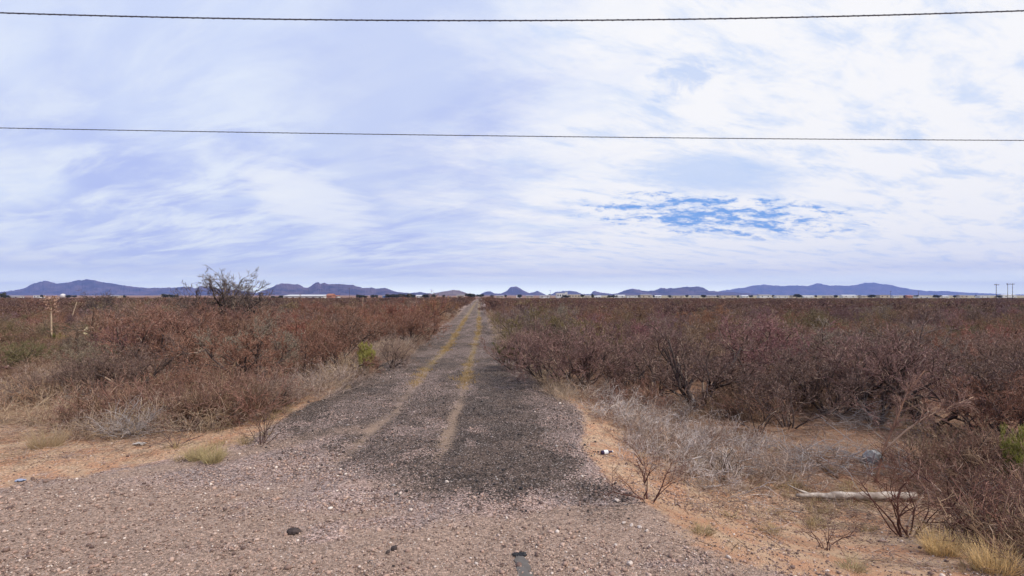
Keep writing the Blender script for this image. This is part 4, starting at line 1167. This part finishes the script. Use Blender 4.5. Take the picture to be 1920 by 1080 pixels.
# ------------------------------------------------------------------ mountains
def mountain_mat(name, a, b):
    m = bpy.data.materials.new(name); m.use_nodes = True
    N = NT(m.node_tree); P = N.n('ShaderNodeNewGeometry').outputs['Position']
    n1 = N.noise(N.vm('MULTIPLY', P, (1, 1, 2.5)), 0.004, 8, 0.65)
    c = N.mix(N.ramp(n1, 0.38, 0.62), a, b)
    bp = N.n('ShaderNodeBump', ins={'Strength': 1.0, 'Distance': 25.0, 'Height': N.noise(P, 0.006, 8, 0.7)})
    bs = N.n('ShaderNodeBsdfPrincipled', ins={'Base Color': c, 'Roughness': 1.0, 'Specular IOR Level': 0.0, 'Normal': bp.outputs[0]})
    N.n('ShaderNodeOutputMaterial', ins={0: bs.outputs[0]})
    return m
M_MTN = mountain_mat('mountain_rock', (0.028, 0.026, 0.04), (0.12, 0.08, 0.085))
M_MTN2 = mountain_mat('hill_rock', (0.10, 0.07, 0.055), (0.20, 0.15, 0.13))
def ridge(name, prof, D, m, seed, depth=0.22):
    xs = np.array([p[0] for p in prof], float); ys = np.array([HORIZON - p[1] for p in prof], float)
    n_ = int((xs[-1] - xs[0]) * 2.0) + 12; t = np.linspace(xs[0], xs[-1], n_)
    hh = np.interp(t, xs, ys); hh = np.maximum(hh + (2.6 * (fbm(t * 0.16, t * 0 + seed, 4) - 0.5) + 1.0 * (fbm(t * 0.5, t * 0 + seed + 5, 2) - 0.5)) * np.clip(hh / 9, 0, 1), 0)
    nr = 35; rr = np.linspace(-1, 1, nr)
    Vv = np.zeros((nr, n_, 3))
    for i, q in enumerate(rr):
        # spurs and gullies run down from the crest, the crest line itself wanders
        sp = fbm(t * 0.06 + 3 * q, np.full(n_, seed + q * 2.0), 4)
        prof_ = np.clip(1 - abs(q), 0, 1) ** (1.0 + 0.9 * sp)
        low = fbm(t * 0.10 + seed, np.full(n_, q * 2.5 + seed), 4)
        k_ = prof_ * (1 - (1 - prof_) * 0.9 * (low - 0.35))
        dist = D * (1 + depth * q * 0.5)
        Vv[i, :, 0] = (t - 960) / F * dist; Vv[i, :, 1] = dist
        Vv[i, :, 2] = CAM_Z * 0 + hh / F * D * k_ * (dist / D if q > 0 else 1) - (12 if abs(q) > 0.99 else 1.0)
        if abs(q) < 0.06: pass
    ids = np.arange(nr * n_).reshape(nr, n_)
    qd = np.stack([ids[:-1, :-1], ids[:-1, 1:], ids[1:, 1:], ids[1:, :-1]], -1).reshape(-1, 4)
    o = link(name, mesh_from(name, Vv.reshape(-1, 3), qd.ravel(), 4, True), m)
    tag(o, kind='structure')
ridge('mountains', [(-90, 551), (-20, 549), (20, 545), (45, 540), (65, 530), (78, 527), (85, 525), (93, 527), (105, 531), (130, 529), (145, 525), (160, 523.5), (178, 525), (190, 529), (210, 531), (225, 534), (240, 536), (275, 539), (320, 539), (345, 538), (358, 538), (367, 540), (375, 536), (390, 538), (420, 541), (460, 545), (510, 553)], 8200, M_MTN, 3)
ridge('mountains', [(470, 553), (490, 545), (505, 541), (520, 533), (528, 530), (545, 532), (560, 533), (570, 538), (577, 539), (590, 531), (597, 529), (602, 531), (608, 530), (616, 532), (650, 533), (662, 534), (672, 537), (680, 540), (697, 538), (705, 541), (712, 541), (722, 539), (732, 543), (745, 547), (770, 549), (790, 547), (800, 549), (830, 552)], 7000, M_MTN, 8)
ridge('hills', [(800, 553), (815, 549), (830, 546), (842, 544), (850, 542.5), (858, 543), (866, 546), (880, 550), (895, 553)], 4600, M_MTN2, 13)
ridge('hills', [(898, 553), (905, 549), (913, 546), (920, 546), (928, 550), (938, 550), (945, 548), (952, 543), (958, 538), (963, 536.5), (969, 536.5), (975, 540), (983, 545), (993, 549), (1002, 547), (1008, 545), (1014, 548), (1025, 553)], 8800, M_MTN, 17)
ridge('hills', [(1030, 553), (1042, 547), (1055, 545.5), (1070, 545), (1082, 547), (1092, 551), (1108, 551), (1113, 545), (1117, 545), (1125, 548), (1150, 551), (1165, 553)], 9200, M_MTN, 19)
ridge('hills', [(1135, 553), (1160, 549), (1172, 543), (1184, 541), (1200, 543), (1215, 546), (1226, 544), (1240, 540), (1255, 540.5), (1268, 540), (1276, 538), (1290, 537.5), (1302, 538), (1310, 536.5), (1318, 539), (1328, 544), (1345, 546), (1390, 548), (1430, 553)], 8600, M_MTN, 23)
ridge('mountains', [(1320, 553), (1350, 545), (1375, 542), (1400, 538), (1415, 534.5), (1430, 533.5), (1445, 535), (1465, 536), (1490, 535), (1515, 535.5), (1527, 532), (1538, 531), (1552, 535), (1590, 535.5), (1610, 533), (1622, 530.5), (1638, 530), (1652, 532), (1668, 534), (1690, 538), (1712, 543), (1740, 545), (1765, 545), (1790, 547), (1830, 549), (1880, 551), (1960, 553)], 15000, M_MTN, 29, 0.05)

# ------------------------------------------------------------------ town at the horizon
M_WWALL = mat('white_wall', (0.66, 0.64, 0.62), 0.7, (0.58, 0.56, 0.54), 0.2)
M_TANW = mat('tan_wall', (0.50, 0.41, 0.31), 0.8, (0.44, 0.36, 0.28), 0.2)
M_REDW = mat('red_wall', (0.42, 0.20, 0.14), 0.8, (0.36, 0.17, 0.12), 0.2)
M_BLUW = mat('blue_wall', (0.16, 0.27, 0.48), 0.6)
M_ROOFW = mat('white_roof', (0.70, 0.70, 0.71), 0.6)
M_ROOFG = mat('grey_roof', (0.28, 0.26, 0.27), 0.7)
M_ROOFR = mat('red_roof', (0.36, 0.15, 0.10), 0.8)
M_GLASS = mat('dark_window', (0.04, 0.045, 0.06), 0.2)
def box_mesh(name, x0, x1, y0, y1, z0, z1, m, parent):
    v = [(x0, y0, z0), (x1, y0, z0), (x1, y1, z0), (x0, y1, z0), (x0, y0, z1), (x1, y0, z1), (x1, y1, z1), (x0, y1, z1)]
    f = [(0, 3, 2, 1), (4, 5, 6, 7), (0, 1, 5, 4), (1, 2, 6, 5), (2, 3, 7, 6), (3, 0, 4, 7)]
    return pyd(name, v, f, m, parent, False)
def gable(name, x0, x1, y0, y1, z0, h, m, parent, ov=0.4):
    x0 -= ov; x1 += ov; y0 -= ov; y1 += ov; c = (y0 + y1) / 2
    v = [(x0, y0, z0), (x1, y0, z0), (x1, y1, z0), (x0, y1, z0), (x0, c, z0 + h), (x1, c, z0 + h)]
    return pyd(name, v, [(0, 3, 2, 1), (0, 1, 5, 4), (2, 3, 4, 5), (0, 4, 3), (1, 2, 5)], m, parent, False)
def building(px0, px1, D, h, wall, roof, label, kind='gable', rh=1.2, nwin=3, depth=9, name='house', cat='house', group='low buildings of the far town', base=None):
    xm = ((px0 + px1) / 2 - 960) / F * D; w = (px1 - px0) / F * D
    z = float(height(xm, D)) if base is None else base
    e = empty(name, (xm, D, z)); tag(e, label, cat, group)
    box_mesh('wall', -w / 2, w / 2, 0, depth, -0.5, h, wall, e)
    if kind == 'gable':
        gable('roof', -w / 2, w / 2, 0, depth, h + 0.003, rh, roof, e)
    else:
        box_mesh('roof', -w / 2 - 0.2, w / 2 + 0.2, -0.2, depth + 0.2, h + 0.003, h + 0.35, roof, e)
    for i in range(nwin):
        c = -w / 2 + w * (i + 0.5) / nwin
        box_mesh('window', c - min(0.9, w * 0.06), c + min(0.9, w * 0.06), -0.05, -0.003, h * 0.35, h * 0.72, M_GLASS, e)
    return e
building(531, 606, 420, 3.6, M_WWALL, M_ROOFW, 'long white warehouse with a shallow white roof on the left skyline', rh=0.9, nwin=6, depth=26, name='warehouse', cat='warehouse', group=None)
building(612, 622, 415, 3.7, M_REDW, M_ROOFR, 'red house between the white warehouse and the small white shed', rh=1.6, nwin=1, depth=9, group=None)
building(623, 633, 425, 3.3, M_WWALL, M_ROOFR, 'small white shed right of the red house', rh=0.7, nwin=1, depth=7, group=None, name='shed', cat='shed')
building(717, 726, 560, 3.6, M_BLUW, M_ROOFG, 'blue shed below the dark far trees', rh=0.6, nwin=1, group=None, name='shed', cat='shed')
building(1044, 1062, 760, 7.2, M_WWALL, M_ROOFW, 'tall white flat-roofed hall right of the round peak', 'flat', nwin=4, depth=20, name='hall', cat='hall', group=None)
building(1060, 1064, 745, 8.6, M_WWALL, M_ROOFW, 'narrow white tower standing against the tall white hall', 'flat', nwin=1, depth=4, name='tower', cat='tower', group=None)
building(1066, 1088, 790, 5.0, M_TANW, M_ROOFW, 'tan block right of the white tower', 'flat', nwin=4, depth=15, group=None)
TB = [(14, 34, 'white', 640), (62, 74, 'white', 700), (205, 222, 'tan', 690), (300, 312, 'tan', 720), (758, 770, 'tan', 650), (780, 792, 'white', 690), (800, 812, 'tan', 700), (834, 846, 'tan', 640), (856, 870, 'tan', 760), (930, 944, 'tan', 820),
      (968, 978, 'white', 800), (986, 1000, 'tan', 780), (1012, 1032, 'white', 720), (1098, 1106, 'tan', 830), (1115, 1127, 'white', 700), (1152, 1172, 'white', 800), (1176, 1196, 'white', 840), (1202, 1222, 'tan', 780), (1228, 1240, 'white', 860), (1262, 1282, 'tan', 720),
      (1300, 1312, 'white', 820), (1326, 1344, 'tan', 900), (1352, 1380, 'tan', 760), (1392, 1404, 'white', 840), (1424, 1446, 'white', 800), (1456, 1478, 'white', 760), (1486, 1496, 'tan', 860), (1508, 1526, 'white', 820), (1548, 1562, 'tan', 780), (1580, 1606, 'white', 860),
      (1616, 1632, 'tan', 820), (1650, 1668, 'tan', 800), (1676, 1686, 'white', 860), (1702, 1712, 'red', 780), (1722, 1744, 'white', 640), (1762, 1780, 'white', 820), (1800, 1816, 'tan', 860), (1838, 1856, 'white', 780), (1880, 1906, 'white', 820)]
def where_town(px_):
    for lim, t in [(50, 'at the far left'), (100, 'left of the yucca stalk'), (260, 'under the long blue ridge'), (400, 'left of the tall bare tree'), (776, 'beside the leftmost dark trees'), (798, 'among the dark far trees'), (825, 'right of the dark far trees'), (852, 'below the brown hill'),
                   (900, 'where the track meets the skyline'), (950, 'left of the round peak'), (980, 'straight below the round peak'), (1005, 'just right of the round peak'), (1040, 'left of the tall white hall'), (1110, 'right of the tan block'), (1140, 'below the small sharp knoll'),
                   (1174, 'below the first low hill'), (1199, 'left half of the gap between hills'), (1225, 'in the gap between hills'), (1250, 'left below the double-humped hills'), (1290, 'below the double-humped hills'), (1320, 'right below the double-humped hills'), (1348, 'at the start of the long pale range'),
                   (1385, 'under the first shoulder of the pale range'), (1410, 'right of the first shoulder of the pale range'), (1450, 'below the dip of the pale range'), (1482, 'left below the middle peak of the range'), (1500, 'close left of the middle peak'), (1540, 'straight below the middle peak of the range'), (1570, 'right of the middle peak of the range'),
                   (1610, 'left below the highest peak of the range'), (1640, 'straight below the highest peak of the range'), (1672, 'right below the highest peak of the range'), (1695, 'on the falling slope of the range'), (1718, 'where the range gets low'), (1755, 'near the end of the range'), (1790, 'at the end of the range'), (1825, 'left of the power poles'), (1865, 'next left of the single power pole'), (2000, 'behind the paired power poles')]:
        if px_ < lim: return t
for i, (a, b, c, D) in enumerate(TB):
    w_, r2_ = {'white': (M_WWALL, M_ROOFW), 'tan': (M_TANW, M_ROOFG), 'red': (M_REDW, M_ROOFR)}[c]
    flat = i % 3 == 1
    building(a, b, D, (2.4, 3.6, 2.9, 4.2, 2.7, 3.2, 2.2)[i % 7], w_, r2_ if i % 4 else M_ROOFG, f'low {c} {"flat-roofed" if flat else "gabled"} building {where_town((a + b) / 2)}', 'flat' if flat else 'gable', 1.1, 2, 9)
# white dome tank at the left
D = 800; xm = (118 - 960) / F * D; z = float(height(xm, D))
e = empty('water_tank', (xm, D, z)); tag(e, 'white domed water tank on the left skyline below the blue ridge', 'water tank')
v, f = lathe([(0, 3.4), (3.6, 3.4), (4.6, 3.2), (5.5, 2.4), (6.0, 1.2), (6.2, 0.2)], 20)
v = np.stack([v[:, 1], v[:, 2], v[:, 0]], 1)
pyd('tank', v, f, M_WWALL, e)
v, f = lathe([(6.2, 0.35), (6.8, 0.35)], 8); v = np.stack([v[:, 1], v[:, 2], v[:, 0]], 1); pyd('vent', v, f, M_ROOFG, e)

# far trees
M_LEAF = twig_mat('far_leaf', True, amt=0.4)
def far_tree_mesh(seed, H=5.5, W=4.6):
    r_ = np.random.RandomState(seed); n_ = 1500
    cl = r_.normal(size=(14, 3)) * np.array([W * .22, W * .22, H * .14]) + np.array([0, 0, H * .58])
    c = cl[r_.randint(0, 14, n_)] + r_.normal(size=(n_, 3)) * np.array([W * .10, W * .10, H * .09])
    d = norm(r_.normal(size=(n_, 3)))
    v, f = prisms([(c, c + d * 0.38, np.full(n_, 0.14), np.full(n_, 0.03))], 3)
    p, q = grow(r_, np.array([[0, 0, -0.3]]), np.array([[0, 0, 1.0]]), np.array([H * .6]), np.array([0.22]), 4, 0.08, 0, 0.4)
    o2, d2, l2, r2 = spawn(r_, p, q, 6, 0.4, 1, 0.8, 0.5, 0.4, np.array([H * .6]), 0.5, 0.3)
    p2, q2 = grow(r_, o2, d2, l2, r2, 3, 0.15, 0.05)
    vt, ft = prisms([segs_of(p, q), segs_of(p2, q2)], 5)
    a = mesh_from('trunk', vt, ft.ravel(), 4); a.materials.append(M_STEM)
    b = mesh_from('crown', v, f.ravel(), 4); b.materials.append(M_LEAF)
    return a, b
FT = [far_tree_mesh(700 + i) for i in range(4)]
def far_tree(px_, D, H, label, i, W=1.0):
    x = (px_ - 960) / F * D; s = H / 5.5
    e = empty('dark_tree', (x, D, float(height(x, D))), i * 1.3); e.scale = (s * W, s * W, s)
    tag(e, label, 'tree', 'dark trees around the far town')
    a, b = FT[i % 4]
    t = link('trunk', a, parent=e); t.color = (0.05, 0.04, 0.035, 1)
    c = link('crown', b, parent=e); c.color = (0.035, 0.048, 0.03, 1)
TT = [(4, 420, 6.4), (11, 470, 4.4), (80, 640, 4.6), (130, 700, 4.4), (140, 700, 4.0), (233, 600, 4.6), (310, 560, 5.6), (322, 560, 4.9), (330, 600, 4.4), (512, 430, 3.8), (524, 440, 3.5), (527, 500, 4.0), (672, 560, 5.0), (680, 560, 4.6), (699, 590, 4.8), (706, 600, 4.6), (730, 560, 5.4), (738, 560, 5.6), (745, 590, 5.6), (755, 600, 5.4),
      (758, 540, 5.4), (767, 560, 6.2), (775, 600, 5.2), (799, 620, 5.4), (812, 650, 5.2), (832, 650, 5.0), (882, 640, 6.6), (889, 660, 5.8), (900, 700, 5.0), (922, 800, 5.0), (948, 780, 5.0), (975, 760, 5.4), (1030, 780, 5.8), (1060, 720, 4.8), (1092, 800, 5.6), (1111, 700, 6.0), (1117, 720, 5.2), (1142, 780, 5.6), (1150, 790, 5.4), (1198, 850, 5.4),
      (1226, 800, 5.0), (1256, 800, 5.2), (1288, 800, 5.4), (1318, 830, 5.6), (1346, 780, 4.6), (1384, 800, 5.4), (1408, 800, 5.0), (1450, 860, 5.4), (1493, 760, 7.0), (1499, 780, 5.6), (1530, 800, 5.2), (1568, 800, 5.4), (1612, 830, 5.4), (1634, 800, 6.4), (1640, 820, 5.4), (1696, 780, 4.8), (1718, 800, 5.0), (1752, 800, 6.0), (1758, 820, 5.4), (1790, 820, 5.0), (1830, 820, 5.6), (1872, 820, 5.2)]
for i, (a, D, H) in enumerate(TT):
    near_b = min(TB, key=lambda q: abs((q[0] + q[1]) / 2 - a)); side = 'left of' if a < (near_b[0] + near_b[1]) / 2 else 'right of'
    j = [q for q in range(len(TT)) if min(TB, key=lambda r: abs((r[0] + r[1]) / 2 - TT[q][0])) == near_b and (TT[q][0] < (near_b[0] + near_b[1]) / 2) == (side == 'left of')]
    order = '' if len(j) == 1 else f' number {j.index(i) + 1} from the left'
    ordn = ['first', 'second', 'third', 'fourth', 'fifth', 'sixth', 'seventh', 'eighth', 'ninth', 'tenth']
    pre = 'dark round tree' if len(j) == 1 else f'{ordn[min(j.index(i), 9)]} dark tree from the left'
    if len(j) > 1: pre = f'{ordn[min(j.index(i), 9)]} dark tree'
    far_tree(a, D, H * (0.86 if i > 35 else 1.0), f'{pre} {side} the {near_b[2]} building {where_town((near_b[0] + near_b[1]) / 2).replace(" of the range", "").replace(" of the pale range", "")}', i, (0.9, 1.9, 1.2, 2.6, 1.5)[i % 5])

# power poles
M_POLE = mat('pole_wood', (0.10, 0.075, 0.07), 0.9)
def post(name, x0, r, h, parent, m=M_POLE, z0=-0.5):
    v, f = lathe([(z0, r), (h * 0.5, r * 0.85), (h, r * 0.7)], 8); v = np.stack([v[:, 1] + x0, v[:, 2], v[:, 0]], 1)
    return pyd(name, v, f, m, parent)
def power_pole(px_, D, h, label, arm=1.5, two=False, rr=0.22):
    x = (px_ - 960) / F * D
    e = empty('power_pole', (x, D, float(height(x, D)))); tag(e, label, 'power pole', 'far power poles')
    if two:
        post('post', -1.25, rr, h, e); post('post', 1.25, rr, h, e)
    else:
        post('post', 0, rr, h, e)
    box_mesh('crossarm', -arm, arm, -rr - 0.12, -rr + 0.05, h - 0.75, h - 0.5, M_POLE, e)
    for k_ in (-arm * 0.92, 0 if two else -arm * 0.45, arm * 0.92):
        v, f = lathe([(h - 0.5, 0.06), (h - 0.35, 0.10), (h - 0.2, 0.05)], 8); v = np.stack([v[:, 1] + k_, v[:, 2] - rr - 0.03, v[:, 0]], 1)
        pyd('insulator', v, f, M_ROOFG, e)
power_pole(1868, 260, 9.9, 'single wooden power pole with a short crossarm, left of the paired one', 1.25, rr=0.14)
power_pole(1894, 262, 10.3, 'paired H-frame power poles joined by a crossarm at far right', 2.1, True, 0.13)
power_pole(655, 620, 12.5, 'faint lone utility pole against the twin-topped mountain', 1.3)
power_pole(1670, 700, 10.0, 'tiny pole standing before the right end of the pale range', 1.3)
power_pole(1722, 720, 10.0, 'tiny pole to the right where the range gets low', 1.3)
power_pole(1032, 800, 12.0, 'tiny pole left of the white hall', 1.3)

# ------------------------------------------------------------------ haze: the real air between here and the mountains
hm = bpy.data.materials.new('desert_haze'); hm.use_nodes = True
N = NT(hm.node_tree)
pv = N.n('ShaderNodeVolumePrincipled', ins={'Color': (0.34, 0.46, 1.0, 1), 'Density': 7.0e-5, 'Anisotropy': 0.0})
N.n('ShaderNodeOutputMaterial', ins={'Volume': pv.outputs[0]})
me = bpy.data.meshes.new('haze')
R = R_WORLD + 300
v = [(a, b, c) for c in (-16, 375) for b in (-R, R) for a in (-R, R)]
me.from_pydata(v, [], [(0, 2, 3, 1), (4, 5, 7, 6), (0, 1, 5, 4), (1, 3, 7, 5), (3, 2, 6, 7), (2, 0, 4, 6)]); me.update()
tag(link('haze', me, hm), 'pale blue desert haze that tints the distant mountains', 'haze', kind='stuff')
